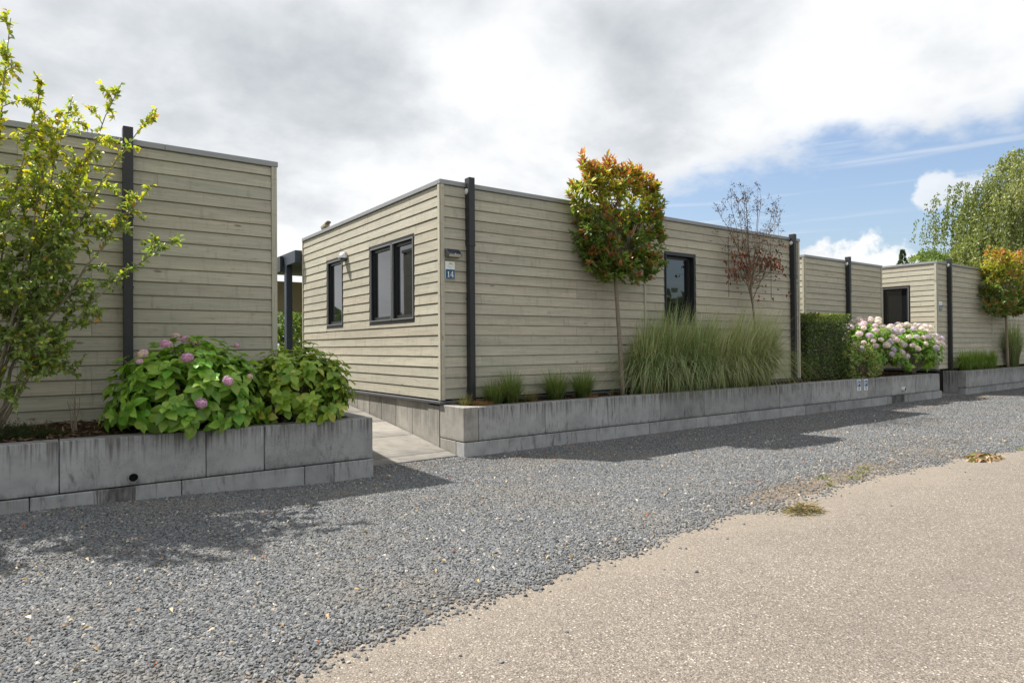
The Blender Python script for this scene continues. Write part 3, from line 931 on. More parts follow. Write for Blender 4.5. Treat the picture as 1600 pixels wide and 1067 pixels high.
window(h14, 'y', X14, 8.42, 10.045, 1.80, 3.10, [(8.462, 9.175), (9.20, 10.002)])
window(h14, 'y', X14, 11.20, 12.05, 1.80, 3.10, [(11.242, 12.008)])
window(h14, 'x', Y14, 8.874, 9.758, 1.80, 3.115, [(8.918, 9.714)])
mb = MB()
mb.cbox(X14 - 0.035, X14 + 0.05, Y14 - 0.035, YE14, BASE - 0.062, BASE - 0.022, 0.006)
mb.build('base_rail', M['rail'], h14)
mb = MB(); mb.cbox(X14 + 0.0505, XE14, Y14 - 0.035, Y14 + 0.05, BASE - 0.0615, BASE - 0.0215, 0.006)
mb.build('base_rail', M['rail'], h14)
mb = MB(); mb.box(X14 + 0.03, XE14 - 0.03, Y14 + 0.06, YE14 - 0.05, 0.0, BASE - 0.001)
mb.build('foundation', M['core'], h14)
downpipe(h14, 4.753, Y14, 0.60, 3.79)
downpipe(h14, 12.875, Y14, 0.60, 3.79)

# ---- the chalet at the left
XL, YL, TL = 2.232, 7.83, 3.654
hl = thing('chalet', 'wood clad chalet at the left edge behind the yellow leaved tree', 'chalet', (XL, YL, 0.66))
wl = wall_core(hl, 'front_wall', 'x', YL + 0.027, -6.0, XL - 0.02, 0.5, TL - 0.064, [])
clad(wl, (-6.0, YL), 'x', XL - 0.065 + 6.0, 0.62, TL - 0.064, (), [5.78], 0.109)
corner_board(hl, XL - 0.062, XL, YL - 0.008, YL + 0.05, 0.5, TL - 0.064)
roof_edge(hl, -6.0, XL, YL, 13.4, TL, (-2.4, 1.05))
mb = MB(); mb.box(-5.98, XL - 0.03, 13.2, 13.38, 0.3, TL - 0.064); mb.box(XL - 0.12, XL - 0.012, YL + 0.212, 13.19, 0.3, TL - 0.064); mb.box(-5.98, -5.9, YL + 0.212, 13.19, 0.3, TL - 0.064)
mb.build('rear_wall', M['wood'], hl)
downpipe(hl, 0.655, YL, 0.60, TL + 0.10)

# ---- the low wing behind the hedge
XM, YM, TM, XME = 15.23, 8.66, 3.668, 19.3
hm = thing('chalet', 'low wood clad wing behind the clipped hedge and far hydrangeas', 'chalet', (XM, YM, 0.6))
wm = wall_core(hm, 'front_wall', 'x', YM + 0.027, XM + 0.03, XME - 0.02, 0.5, TM - 0.064, [])
clad(wm, (XM + 0.06, YM), 'x', XME - XM - 0.125, 0.66, TM - 0.064, (), (), 0.135)
wms = wall_core(hm, 'side_wall', 'y', XM + 0.027, YM + 0.212, 13.3, 0.5, TM - 0.064, [])
clad(wms, (XM, 13.3), 'y', 13.3 - YM - 0.06, 0.66, TM - 0.064, (), (), 0.135)
corner_board(hm, XM + 0.002, XM + 0.058, YM - 0.008, YM + 0.04, 0.6, TM - 0.064)
corner_board(hm, XM - 0.008, XM + 0.0015, YM + 0.006, YM + 0.06, 0.6, TM - 0.064)
corner_board(hm, XME - 0.062, XME, YM - 0.008, YM + 0.05, 0.6, TM - 0.064)
roof_edge(hm, XM, XME, YM, 13.4, TM)
mb = MB(); mb.box(XM + 0.2, XME - 0.02, 13.2, 13.38, 0.3, TM - 0.064); mb.box(XME - 0.12, XME - 0.012, YM + 0.212, 13.19, 0.3, TM - 0.064)
mb.build('rear_wall', M['wood'], hm)
downpipe(hm, 17.26, YM, 0.60, TM + 0.09)

# ---- the chalet at the right
X15, Y15, XE15 = 20.08, 7.56, 29.0
h15 = thing('chalet', 'wood clad chalet numbered 15 at the far right', 'chalet', (X15, Y15, BASE))
T15 = 3.735
so = [(8.25, 9.05, 1.75, 3.11)]
wf = wall_core(h15, 'front_wall', 'x', Y15 + 0.027, X15 + 0.03, XE15 - 0.02, BASE, T15 - 0.064, [])
ws = wall_core(h15, 'side_wall', 'y', X15 + 0.027, Y15 + 0.03, 13.3, BASE, T15 - 0.064, so)
clad(wf, (X15 + 0.062, Y15), 'x', XE15 - X15 - 0.13, BASE, T15 - 0.064, (), (4.03,))
clad(ws, (X15, 13.3), 'y', 13.3 - (Y15 + 0.072), BASE, T15 - 0.064, [(13.3 - b, 13.3 - a, c, d) for a, b, c, d in so])
corner_board(h15, X15 + 0.004, X15 + 0.06, Y15 - 0.008, Y15 + 0.04, BASE - 0.012, T15 - 0.064)
corner_board(h15, X15 - 0.008, X15 + 0.0035, Y15 + 0.008, Y15 + 0.068, BASE - 0.012, T15 - 0.064)
corner_board(h15, X15 + 4.09 - 0.022, X15 + 4.09 + 0.022, Y15 - 0.006, Y15 + 0.02, BASE, T15 - 0.064).name = 'batten'
roof_edge(h15, X15, XE15, Y15, 13.4, T15, (24.0,))
window(h15, 'y', X15, 8.25, 9.05, 1.75, 3.11, [(8.292, 9.008)])
mb = MB(); mb.box(X15 + 0.2, XE15 - 0.02, 13.2, 13.38, 0.3, T15 - 0.064); mb.box(XE15 - 0.12, XE15 - 0.012, Y15 + 0.2, 13.19, 0.3, T15 - 0.064)
mb.build('rear_wall', M['wood'], h15)
mb = MB(); mb.cbox(X15 - 0.03, X15 + 0.05, Y15 - 0.03, 13.3, BASE - 0.06, BASE - 0.02, 0.006)
mb.build('base_rail', M['rail'], h15)
mb = MB(); mb.box(X15 + 0.03, XE15 - 0.03, Y15 + 0.06, 13.2, 0.0, BASE - 0.001)
mb.build('foundation', M['core'], h15)
downpipe(h15, 20.76, Y15, 0.60, 3.84)

# ---- veranda behind the middle chalet
vr = thing('veranda', 'blue grey steel veranda frame seen through the gap', 'veranda', (4.3, 14.3, 0.64))
mb = MB(); mb.cbox(4.20, 4.40, 13.46, 17.2, 3.22, 3.48, 0.006); mb.build('beam', M['blue_steel'], vr)
mb = MB(); mb.cbox(4.20, 4.33, 14.06, 14.22, 0.60, 3.215, 0.006); mb.build('post', M['blue_steel'], vr)
mb = MB(); mb.cbox(4.20, 4.38, 16.95, 17.19, 0.60, 3.215, 0.006); mb.build('post', M['blue_steel'], vr)
mb = MB(); mb.cbox(4.12, 4.19, 14.24, 14.62, 3.10, 3.44, 0.006); mb.build('gutter_end', M['anthracite'], vr)
mb = MB(); mb.cbox(4.41, 9.5, 13.5, 17.2, 3.36, 3.44, 0.006); mb.build('roof', M['blue_steel'], vr)
mb = MB(); mb.cbox(4.55, 7.5, 17.22, 17.3, 2.4, 3.2, 0.006); mb.build('panel', M['cream_board'], vr)

# ================================================================ PLANTERS
def block(parent, x0, x1, y0, y1, z0, z1, mat='concrete'):
    w, d, h = x1 - x0 - 0.007, y1 - y0, z1 - z0 - 0.005
    mb = MB(); mb.cbox(-w / 2, w / 2, -d / 2, d / 2, 0, h, 0.006)
    jx = random.uniform(-0.0025, 0.0025)
    return mb.build('block', M[mat], parent, ((x0 + x1) / 2, (y0 + y1) / 2 + jx, z0))

def soil_bed(label, x0, x1, y0, y1, z, slope_back=0.06):
    xs = np.linspace(x0, x1, max(4, int((x1 - x0) / 0.1))); ys = np.linspace(y0, y1, 8)
    X, Y = np.meshgrid(xs, ys, indexing='ij')
    Z = z + slope_back * (Y - y0) / (y1 - y0) + 0.014 * np.sin(X * 9) * np.sin(Y * 13 + X * 3)
    n1, n2 = X.shape; idx = np.arange(n1 * n2).reshape(n1, n2)
    F = np.stack([idx[:-1, :-1], idx[1:, :-1], idx[1:, 1:], idx[:-1, 1:]], -1).reshape(-1, 4)
    o = np_obj('soil', np.stack([X, Y, Z], -1).reshape(-1, 3), F, M['soil'])
    tag(o, label, kind='structure')
    n = int((x1 - x0) * (y1 - y0) * 900)
    P = np.stack([rng.uniform(x0, x1, n), rng.uniform(y0, y1, n), np.zeros(n)], 1)
    P[:, 2] = z + slope_back * (P[:, 1] - y0) / (y1 - y0) + rng.uniform(0.004, 0.022, n)
    D = rand_dirs(n); D[:, 2] *= 0.25
    Nn = rand_dirs(n) * 0.5 + np.array([0, 0, 1])
    C = pick([(0.09, 0.055, 0.035), (0.16, 0.10, 0.065), (0.24, 0.165, 0.11), (0.05, 0.033, 0.024)], n)
    V, F, C = diamonds(P, D, Nn, rng.uniform(.03, .075, n), rng.uniform(.012, .028, n), C)
    return V, F, C

# left planter
FL = 6.635
pl = thing('planter', 'concrete block planter at the left below the pink hydrangea', 'planter', (0.5, FL, 0))
up = [-3.4, -2.2, -1.05, 0.092, 1.228, 1.76, 2.91]
for a, b in zip(up[:-1], up[1:]): block(pl, a, b, FL, FL + 0.2, 0.232, 0.675)
lo = [-3.6, -2.4, -1.25, -0.109, 1.019, 2.158, 2.469, 2.915]
for a, b in zip(lo[:-1], lo[1:]): block(pl, a, b, FL - 0.006, FL + 0.2, -0.06, 0.227, 'concrete_wet_a' if a == -0.109 else 'concrete')
for k in range(7):
    mb = MB(); mb.cbox(-0.1, 0.1, 0, 0.63, 0, 0.445, 0.006)
    mb.build('block', M['concrete'], pl, (2.808, FL + 0.204 + k * 0.635, 0.23 + 0.0005 * k))
    mb = MB(); mb.cbox(-0.1, 0.1, 0, 0.63, 0, 0.285, 0.006)
    mb.build('block', M['concrete'], pl, (2.813, FL + 0.204 + k * 0.635, -0.06))
def pipe_end(parent, x, y, z, r, mat, out=0.03):
    mb = MB()
    n = 20
    rings = [(r, y + 0.05), (r, y - out), (r * 0.86, y - out), (r * 0.86, y + 0.12)]
    vs = [(x + rr * math.cos(2 * math.pi * k / n), yy, z + rr * math.sin(2 * math.pi * k / n)) for rr, yy in rings for k in range(n)]
    fs = [(i * n + k, i * n + (k + 1) % n, (i + 1) * n + (k + 1) % n, (i + 1) * n + k) for i in range(3) for k in range(n)]
    mb.add(vs, fs)
    p = mb.build('drain_pipe', M[mat], parent)
    mb = MB(); mb.add([(x + r * 0.86 * math.cos(2 * math.pi * k / n), y - out + 0.012, z + r * 0.86 * math.sin(2 * math.pi * k / n)) for k in range(n)], [tuple(range(n))])
    mb.build('pipe_opening', M['dark_hole'], p)
pipe_end(pl, 0.63, FL - 0.006, 0.305, 0.042, 'pvc')
mulch = [soil_bed('bark covered soil in the left planter', -3.3, 2.72, FL + 0.19, YL + 0.02, 0.655)]
tag(np_obj('bark_mulch', *[mulch[0][0], mulch[0][1]], M['dry'], None, mulch[0][2]), 'brown bark chips on the soil of the left planter', 'mulch', kind='stuff')

# middle planter
FP = 7.07
pm = thing('planter', 'long concrete block planter in front of the central chalet', 'planter', (X14, FP, 0))
up = [4.575, 5.69, 6.91, 8.09, 9.21, 10.36, 11.51, 12.67, 13.84, 15.02, 16.2, 17.45, 17.95, 18.87]
for a, b in zip(up[:-1], up[1:]): block(pm, a, b, FP, FP + 0.2, 0.215, 0.66)
mb = MB(); mb.cbox(-0.112, 0.112, 0, 0.62, 0, 0.442, 0.006); mb.build('block', M['slab'], pm, (4.459, FP + 0.001, 0.2155))
lo = [4.346, 5.5, 6.67, 7.82, 8.98, 10.14, 11.31, 12.42, 13.59, 14.76, 15.94, 17.04, 18.0, 18.98]
for a, b in zip(lo[:-1], lo[1:]): block(pm, a, b, FP - 0.005, FP + 0.2, -0.08, 0.21, 'concrete_wet_b' if a == 15.94 else 'concrete')
mb = MB(); mb.cbox(-0.1, 0.1, 0, 0.42, 0, 0.287, 0.006); mb.build('block', M['slab'], pm, (4.448, FP + 0.202, -0.08))
for k in range(3):
    mb = MB(); mb.cbox(-0.1, 0.1, 0, 0.60, 0, 0.44, 0.006); mb.build('block', M['concrete'], pm, (18.768, FP + 0.205 + k * 0.605, 0.2155))
    mb = MB(); mb.cbox(-0.1, 0.1, 0, 0.60, 0, 0.287, 0.006); mb.build('block', M['concrete'], pm, (18.878, FP + 0.205 + k * 0.605, -0.08))
pipe_end(pm, 16.73, FP - 0.006, 0.345, 0.05, 'white', 0.07)
V, F, C = soil_bed('bark covered soil in the middle planter', 4.57, 13.24, FP + 0.19, Y14 + 0.03, 0.62, 0.04)
tag(np_obj('bark_mulch', V, F, M['dry'], None, C), 'brown bark chips under the tall grasses', 'mulch', kind='stuff')
V, F, C = soil_bed('bark covered soil under the hedge', 13.25, 18.66, FP + 0.19, YM + 0.02, 0.62, 0.06)
tag(np_obj('bark_mulch', V, F, M['dry'], None, C), 'brown bark chips below the clipped hedge', 'mulch', kind='stuff')

# plinth of upright slabs along the ramp
pw = thing('plinth_wall', 'row of upright concrete slabs under the chalet beside the ramp', 'plinth', (4.36, 7.7, 0))
ys = [7.695, 8.02, 8.52, 9.06, 9.59, 10.06, 10.56, 11.06, 11.56, 12.06, 12.56, 13.06, 13.44]
for i, (a, b) in enumerate(zip(ys[:-1], ys[1:])):
    x = 4.350 + (0.0 if i else -0.012) + random.uniform(0, 0.004)
    mb = MB(); mb.cbox(0, 0.06, 0.004, b - a - 0.008, 0, 0.66, 0.004)
    mb.build('slab', M['slab'], pw, (x, a, 0.0 if i else -0.02))

# right planter
p5 = thing('planter', 'concrete block planter at the far right below green grass mounds', 'planter', (20.58, FP, 0))
up = [20.575, 20.80, 22.0, 23.15, 24.3, 25.45, 26.6, 27.8, 29.0]
for a, b in zip(up[:-1], up[1:]): block(p5, a, b, FP, FP + 0.2, 0.205, 0.675)
lo = [20.56, 21.7, 22.85, 24.0, 25.2, 26.4, 27.6, 29.0]
for a, b in zip(lo[:-1], lo[1:]): block(p5, a, b, FP - 0.005, FP + 0.2, -0.15, 0.20)
for k in range(6):  # stripes of the side face, built as upright slabs with pale strips between
    mb = MB(); mb.cbox(0, 0.1, 0, 0.066, 0, 0.66, 0.004); mb.build('stripe_slab', M['concrete'], p5, (20.57 + 0.002 * (k % 2), FP + 0.203 + k * 0.085, 0.01))
    mb = MB(); mb.box(0.012, 0.09, 0.067, 0.0845, 0.01, 0.655); mb.build('pale_strip', M['pale_stripe'], p5, (20.57, FP + 0.203 + k * 0.085, 0.0))
V, F, C = soil_bed('bark covered soil in the far right planter', 20.66, 29.0, FP + 0.19, Y15 + 0.03, 0.63, 0.04)
tag(np_obj('bark_mulch', V, F, M['dry'], None, C), 'brown bark chips in the far right planter', 'mulch', kind='stuff')

# ================================================================ SMALL FIXTURES
def digit(mb, ch, x, z, h, y0, y1, mi):
    w = h * 0.62
    def P(pts): mb.prism([(x + a * w, z + b * h) for a, b in pts], y0, y1, mi)
    if ch == '1':
        P([(.38, .08), (.62, .08), (.62, 1.0), (.38, .9)])
        P([(.14, .80), (.379, .76), (.379, .899)])
        P([(.18, 0), (.82, 0), (.82, .079), (.18, .079)])
    elif ch == '4':
        P([(.60, .08), (.80, .08), (.80, 1.0), (.60, 1.0)])
        P([(.02, .26), (.599, .26), (.599, .37), (.02, .37)])
        P([(.801, .26), (.98, .26), (.98, .37), (.801, .37)])
        P([(.02, .371), (.18, .371), (.599, .86), (.599, .999)])
        P([(.44, 0), (.95, 0), (.95, .079), (.44, .079)])
    elif ch == '5':
        P([(.16, .88), (.88, .88), (.94, 1.0), (.16, 1.0)])
        P([(.16, .50), (.34, .52), (.34, .879), (.16, .879)])
        pts = [(.5 + .42 * math.cos(a), .30 + .30 * math.sin(a)) for a in np.linspace(R(140), R(-150), 12)]
        pin = [(.5 + .20 * math.cos(a), .30 + .17 * math.sin(a)) for a in np.linspace(R(140), R(-150), 12)]
        for i in range(11):
            P([pts[i], pts[i + 1], pin[i + 1], pin[i]])

def number_sign(text, x, y, z0, z1, w, label):
    s = thing('house_number_sign', label, 'sign', (x, y, z0))
    zm = z0 + (z1 - z0) * 0.55
    mb = MB(); mb.cbox(x, x + w, y - 0.012, y, z0, z1, 0.002); mb.build('plate', M['sign_white'], s)
    mb = MB(); mb.box(x + 0.004, x + w - 0.004, y - 0.0142, y - 0.0121, z0 + 0.004, zm); mb.build('blue_panel', M['sign_blue'], s)
    mb = MB()
    h = (zm - z0) * 0.62
    for i, ch in enumerate(text):
        digit(mb, ch, x + w / 2 - h * 0.64 + i * h * 0.66, z0 + (zm - z0) * 0.19, h, y - 0.0162, y - 0.0143, 0)
    mb.build('numerals', M['sign_white'], s)
    # hill emblem: three curved strokes
    zc = zm + (z1 - zm) * 0.42
    for mname, a0, amp, dz, xs0, xs1, th in (('logo_green', 0.0, 0.022, 0.008, .30, .78, 0.010), ('logo_yellow', 0.9, 0.018, 0.016, .45, .86, 0.008), ('logo_blue', 2.2, 0.008, -0.012, .12, .72, 0.006)):
        mb = MB(); n = 9
        for i in range(n):
            t0, t1 = i / n, (i + 1) / n
            fx = lambda t: x + w * (xs0 + (xs1 - xs0) * t)
            fz = lambda t: zc + dz + amp * math.sin(a0 + math.pi * t)
            k0, k1 = th * (0.25 + math.sin(math.pi * t0)), th * (0.25 + math.sin(math.pi * t1))
            mb.prism([(fx(t0), fz(t0)), (fx(t1), fz(t1)), (fx(t1), fz(t1) + k1), (fx(t0), fz(t0) + k0)], y - 0.0138, y - 0.0121)
        mb.build('emblem_stroke', M[mname], s)
    return s
number_sign('14', 4.412, Y14 - 0.004, 2.368, 2.610, 0.150, 'blue and white number sign reading 14 on the chalet corner')
number_sign('15', 20.155, Y15 - 0.004, 2.372, 2.615, 0.20, 'blue and white number sign reading 15 on the far chalet')

# solar lamp
sl = thing('solar_wall_lamp', 'small grey solar lamp above the number 14 sign', 'lamp', (4.52, Y14, 2.66))
yw = Y14 - 0.003
def wedge(x0, x1, prof):
    mb = MB(); n = len(prof)
    mb.add([(x0, y, z) for y, z in prof] + [(x1, y, z) for y, z in prof], [tuple(range(n)), tuple(range(2 * n - 1, n - 1, -1))] + [(i, (i + 1) % n, (i + 1) % n + n, i + n) for i in range(n)])
    return mb
wedge(4.415, 4.628, [(yw, 2.665), (yw - 0.075, 2.672), (yw - 0.098, 2.700), (yw - 0.095, 2.712), (yw - 0.02, 2.775), (yw, 2.775)]).build('housing', M['grey_plastic'], sl)
wedge(4.428, 4.615, [(yw - 0.0935, 2.7142), (yw - 0.0965, 2.7165), (yw - 0.0225, 2.7785), (yw - 0.021, 2.7755)]).build('solar_panel', M['solar'], sl)
wedge(4.43, 4.613, [(yw - 0.077, 2.6705), (yw - 0.080, 2.668), (yw - 0.1005, 2.694), (yw - 0.098, 2.697)]).build('lens', M['lens'], sl)
mb = MB(); mb.tube([(4.522, yw - 0.096, 2.706), (4.522, yw - 0.104, 2.706)], 0.008, 10); mb.build('sensor', M['white'], sl)

# steel spot lamp on the side wall
sp = thing('wall_spotlight', 'steel shell wall light between the two side windows', 'lamp', (X14, 11.05, 3.05))
mb = MB()
n, m = 14, 6
vs = []
for i in range(m + 1):
    a = math.pi / 2 * i / m
    for k in range(n + 1):
        b = math.pi * k / n
        vs.append((X14 - 0.004 - 0.15 * math.sin(b) * math.cos(a) * 0.9, 11.05 - 0.095 * math.cos(b) * math.cos(a * 0.92), 3.035 + 0.12 * math.sin(a)))
fs = [(i * (n + 1) + k, i * (n + 1) + k + 1, (i + 1) * (n + 1) + k + 1, (i + 1) * (n + 1) + k) for i in range(m) for k in range(n)]
mb.add(vs, fs); mb.build('shade', M['steel'], sp, smooth=True)
mb = MB(); mb.tube([(X14 - 0.002, 11.05, 3.04), (X14 - 0.09, 11.05, 2.98)], [0.05, 0.03], 12); mb.build('lamp_holder', M['grey_plastic'], sp)

# floodlight standing on the roof edge
rf = thing('roof_floodlight', 'small beige floodlight on the roof edge of the central chalet', 'lamp', (4.40, 12.2, TOP))
mb = MB(); mb.cbox(4.36, 4.44, 12.16, 12.24, TOP - 0.003, TOP + 0.03, 0.004); mb.build('foot', M['grey_plastic'], rf)
mb = MB(); mb.cbox(-0.05, 0.05, -0.11, 0.09, 0, 0.075, 0.015); ob = mb.build('housing', M['cream_board'], rf, (4.40, 12.22, TOP + 0.035), rot=(R(-20), 0, R(12)))
mb = MB(); mb.cbox(-0.04, 0.04, -0.06, 0.04, 0.0, 0.05, 0.012); mb.build('sensor_cap', M['bark'], rf, (4.40, 12.08, TOP + 0.09), rot=(R(-15), 0, R(12)))

# parking signs on the middle planter
def parking_sign(x, label):
    s = thing('parking_sign', label, 'sign', (x, FP, 0.41))
    y = FP - 0.004
    w, z0, z1 = 0.175, 0.405, 0.645
    mb = MB(); mb.cbox(x, x + w, y - 0.006, y, z0, z1, 0.0015); mb.build('plate', M['sign_white'], s)
    mb = MB(); mb.box(x + 0.022, x + w - 0.022, y - 0.0085, y - 0.0061, z0 + 0.085, z1 - 0.02); mb.build('blue_panel', M['park_blue'], s)
    mb = MB()
    bx, bz, hh = x + 0.055, z0 + 0.11, 0.085
    mb.box(bx, bx + 0.015, y - 0.0105, y - 0.0086, bz, bz + hh)
    po = [(bx + 0.018 + 0.034 * math.cos(a), bz + hh * 0.72 + 0.024 * math.sin(a)) for a in np.linspace(R(90), R(-90), 9)]
    pi_ = [(bx + 0.018 + 0.017 * math.cos(a), bz + hh * 0.72 + 0.011 * math.sin(a)) for a in np.linspace(R(90), R(-90), 9)]
    for i in range(8):
        mb.prism([po[i], po[i + 1], pi_[i + 1], pi_[i]], y - 0.0105, y - 0.0086)
    mb.build('letter', M['sign_white'], s)
    mb = MB(); mb.box(x + 0.108, x + 0.146, y - 0.0105, y - 0.0086, z0 + 0.098, z0 + 0.135); mb.build('pictogram', M['ink'], s)
    mb = MB(); c = x + w / 2
    mb.prism([(c - 0.032, z0 + 0.048), (c - 0.012, z0 + 0.048), (c - 0.012, z0 + 0.072), (c + 0.012, z0 + 0.072), (c + 0.012, z0 + 0.048), (c + 0.032, z0 + 0.048), (c, z0 + 0.014)], y - 0.0085, y - 0.0061)
    mb.build('arrow', M['ink'], s)
parking_sign(14.506, 'left one of two small blue P parking signs on the planter')
parking_sign(14.825, 'right one of two small blue P parking signs on the planter')
# ================================================================ PLANTS
CAMP = np.array([0.0, 0.0, CAM_Z])

def bez(p0, p1, p2, n):
    t = np.linspace(0, 1, n)[:, None]
    p0, p1, p2 = map(lambda a: np.asarray(a, float), (p0, p1, p2))
    return (1 - t) ** 2 * p0 + 2 * t * (1 - t) * p1 + t * t * p2

def blades(base, az, length, lean, width, C0, C1, seg=6, power=1.7, wind=(0, 0, 0), gravity=0.0, ysq=1.0):
    """curved grass blades as strips; lean = horizontal reach share"""
    n = len(base)
    out = np.stack([np.cos(az), np.sin(az) * ysq, np.zeros(n)], 1)
    side = np.stack([-np.sin(az), np.cos(az), np.zeros(n)], 1)
    tw = rng.uniform(-0.8, 0.8, n)[:, None]
    side = unit(side + out * tw)
    Vs, Cs = [], []
    for i in range(seg + 1):
        t = i / seg
        r = (lean * t ** power)[:, None]
        up = (np.sqrt(np.maximum(1 - np.minimum(lean, 0.98) ** 2 * t ** 1.2, 0.02)) * t - gravity * lean * t ** 3.2)[:, None]
        p = base + length[:, None] * (out * r + np.array([0, 0, 1.0]) * up + np.asarray(wind) * t ** 2.2)
        w = (width * (1 - t) ** 0.6 * (0.55 + 0.45 * min(1, t * 4)))[:, None]
        Vs += [p - side * w / 2, p + side * w / 2]
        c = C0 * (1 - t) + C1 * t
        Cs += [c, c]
    V = np.stack(Vs, 1).reshape(-1, 3); C = np.stack(Cs, 1).reshape(-1, 3)
    b = (np.arange(n) * 2 * (seg + 1))[:, None]
    F = np.concatenate([b + np.array([[2 * i, 2 * i + 1, 2 * i + 3, 2 * i + 2]]) for i in range(seg)])
    return V, [F], C

def grass_clump(name, label, cat, x, y, z, n, radius, lmin, lmax, lean, width, c0, c1, wind=(0, 0, 0), gravity=0.35, group=None, dry=0.06, squash=1.0, extra=None):
    t = thing(name, label, cat, (x, y, z), group)
    a = rng.uniform(0, 2 * math.pi, n); r = radius * np.sqrt(rng.uniform(0, 1, n))
    base = np.stack([x + r * np.cos(a), y + r * np.sin(a) * squash, np.full(n, z - 0.01)], 1)
    az = a + rng.normal(0, 0.7, n)
    L = rng.uniform(lmin, lmax, n)
    ln = np.clip(rng.uniform(lean[0], lean[1], n), 0.02, 0.97)
    C0 = pick(c0, n); C1 = pick(c1, n)
    d = rng.uniform(0, 1, n) < dry
    C0[d] = (0.30, 0.22, 0.10); C1[d] = (0.42, 0.33, 0.17)
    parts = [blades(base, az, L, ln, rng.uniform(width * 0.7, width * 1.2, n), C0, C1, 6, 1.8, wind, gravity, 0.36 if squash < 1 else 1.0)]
    if extra:
        parts += extra
    V, F, C = merge(parts)
    # stay clear of the wall behind
    o = np_obj('blades', V, F, M['grass'], t, C, (x, y, z), smooth=True)
    return t

def crown_sprigs(centers, dirs, per, spread, L, W, colfn, updroop=0.1):
    """leaves spiralling along short sprigs"""
    n = len(centers)
    dirs = unit(dirs)
    P, D, Nn, C, LL = [], [], [], [], []
    ref = unit(np.cross(dirs, rand_dirs(n)))
    bi = np.cross(dirs, ref)
    for k in range(per):
        t = k / max(per - 1, 1)
        a = k * 2.4 + rng.uniform(0, 0.6, n)
        rad = ref * np.cos(a)[:, None] + bi * np.sin(a)[:, None]
        P.append(centers + dirs * (spread * (t - 0.35)))
        d = unit(rad * (1.0 - 0.55 * t) + dirs * (0.35 + 0.9 * t) + rng.normal(0, 0.15, (n, 3)))
        D.append(d); Nn.append(dirs * 0.8 + np.array([0, 0, 0.5]) - rad * 0.2 + rng.normal(0, 0.2, (n, 3)))
        C.append(colfn(centers, t, n)); LL.append(rng.uniform(0.7, 1.15, n))
    P, D, Nn, C, LL = map(np.concatenate, (P, D, Nn, C, LL))
    return leaves(P, D, Nn, L * LL, W * LL, C, 0.3, updroop)

# ---- hydrangeas
HYD_GREENS = [(0.19, 0.34, 0.045), (0.24, 0.40, 0.055), (0.14, 0.27, 0.04), (0.31, 0.46, 0.075)]
def big_leaf_mesh(name, col, seed):
    """one serrate ovate leaf, length 1 along +x, folded on the midrib"""
    rr = random.Random(seed)
    n = 7
    mb = MB()
    prof = [0.0, 0.26, 0.42, 0.47, 0.42, 0.27, 0.0]
    mid, lf, rt = [], [], []
    dr = rr.uniform(0.12, 0.4); fo = rr.uniform(0.10, 0.32); tw = rr.uniform(-0.25, 0.25)
    for i in range(n):
        t = i / (n - 1)
        z = 0.10 * math.sin(t * 2.2) - dr * t * t
        mid.append((t, 0, z))
        w = prof[i] * 0.74
        for s, arr in ((1, lf), (-1, rt)):
            arr.append((t - 0.03 * (i % 2), s * w, z + fo * w + s * tw * w * t + 0.02 * (i % 2)))
    vs, fs = [], []
    for i in range(n):
        vs += [mid[i], lf[i], rt[i]]
    for i in range(n - 1):
        a, b = 3 * i, 3 * i + 3
        if i == 0: fs += [(a, b, b + 1), (a, b + 2, b)]
        elif i == n - 2: fs += [(a, b, a + 1), (a, a + 2, b)]
        else: fs += [(a, b, b + 1, a + 1), (a, a + 2, b + 2, b)]
    used = sorted({i for f in fs for i in f}); remap = {u: k for k, u in enumerate(used)}
    mb.add([vs[i] for i in used], [tuple(remap[i] for i in f) for f in fs], col)
    return mb.mesh(name, M['leaf_gloss'], True)

LEAF_SETS = {
    'green': [big_leaf_mesh('leaf', tuple(c * random.uniform(0.85, 1.15) for c in HYD_GREENS[i % 4]), i) for i in range(8)],
    'lime': [big_leaf_mesh('leaf', c, 40 + i) for i, c in enumerate([(0.27, 0.41, 0.05), (0.34, 0.47, 0.06), (0.20, 0.33, 0.045), (0.37, 0.46, 0.065), (0.46, 0.47, 0.09), (0.18, 0.31, 0.045), (0.31, 0.44, 0.055), (0.25, 0.38, 0.05)])],
}

def flower_mesh(name, cols, nfl, seed):
    rr = np.random.default_rng(seed)
    i = np.arange(nfl) + 0.5
    ph = np.arccos(1 - 2 * i / nfl * 0.86); th = math.pi * (1 + 5 ** 0.5) * i
    Nn = np.stack([np.cos(th) * np.sin(ph), np.sin(th) * np.sin(ph), np.cos(ph)], 1)
    P = Nn * np.array([1, 1, 0.78]) * (0.86 + rr.uniform(-0.08, 0.1, (nfl, 1)))
    parts = []
    a0 = unit(np.cross(Nn, rr.normal(size=(nfl, 3)))); b0 = np.cross(Nn, a0)
    cc = np.asarray(cols)[rr.choice(len(cols), nfl)] * (1 + rr.uniform(-.12, .12, (nfl, 1)))
    for k in range(4):
        an = k * math.pi / 2
        d = a0 * math.cos(an) + b0 * math.sin(an)
        V, F, C = diamonds(P, d + Nn * rr.uniform(-0.05, 0.35, (nfl, 1)), Nn, 0.27, 0.27, cc)
        parts.append((V, F, C))
    V, F, C = merge(parts)
    me = bpy.data.meshes.new(name)
    me.from_pydata(V.tolist(), [], np.concatenate(F).tolist())
    ca = me.color_attributes.new('Col', 'FLOAT_COLOR', 'POINT')
    c4 = np.ones((len(V), 4), np.float32); c4[:, :3] = C
    ca.data.foreach_set('color', c4.ravel())
    me.materials.append(M['petal'])
    return me
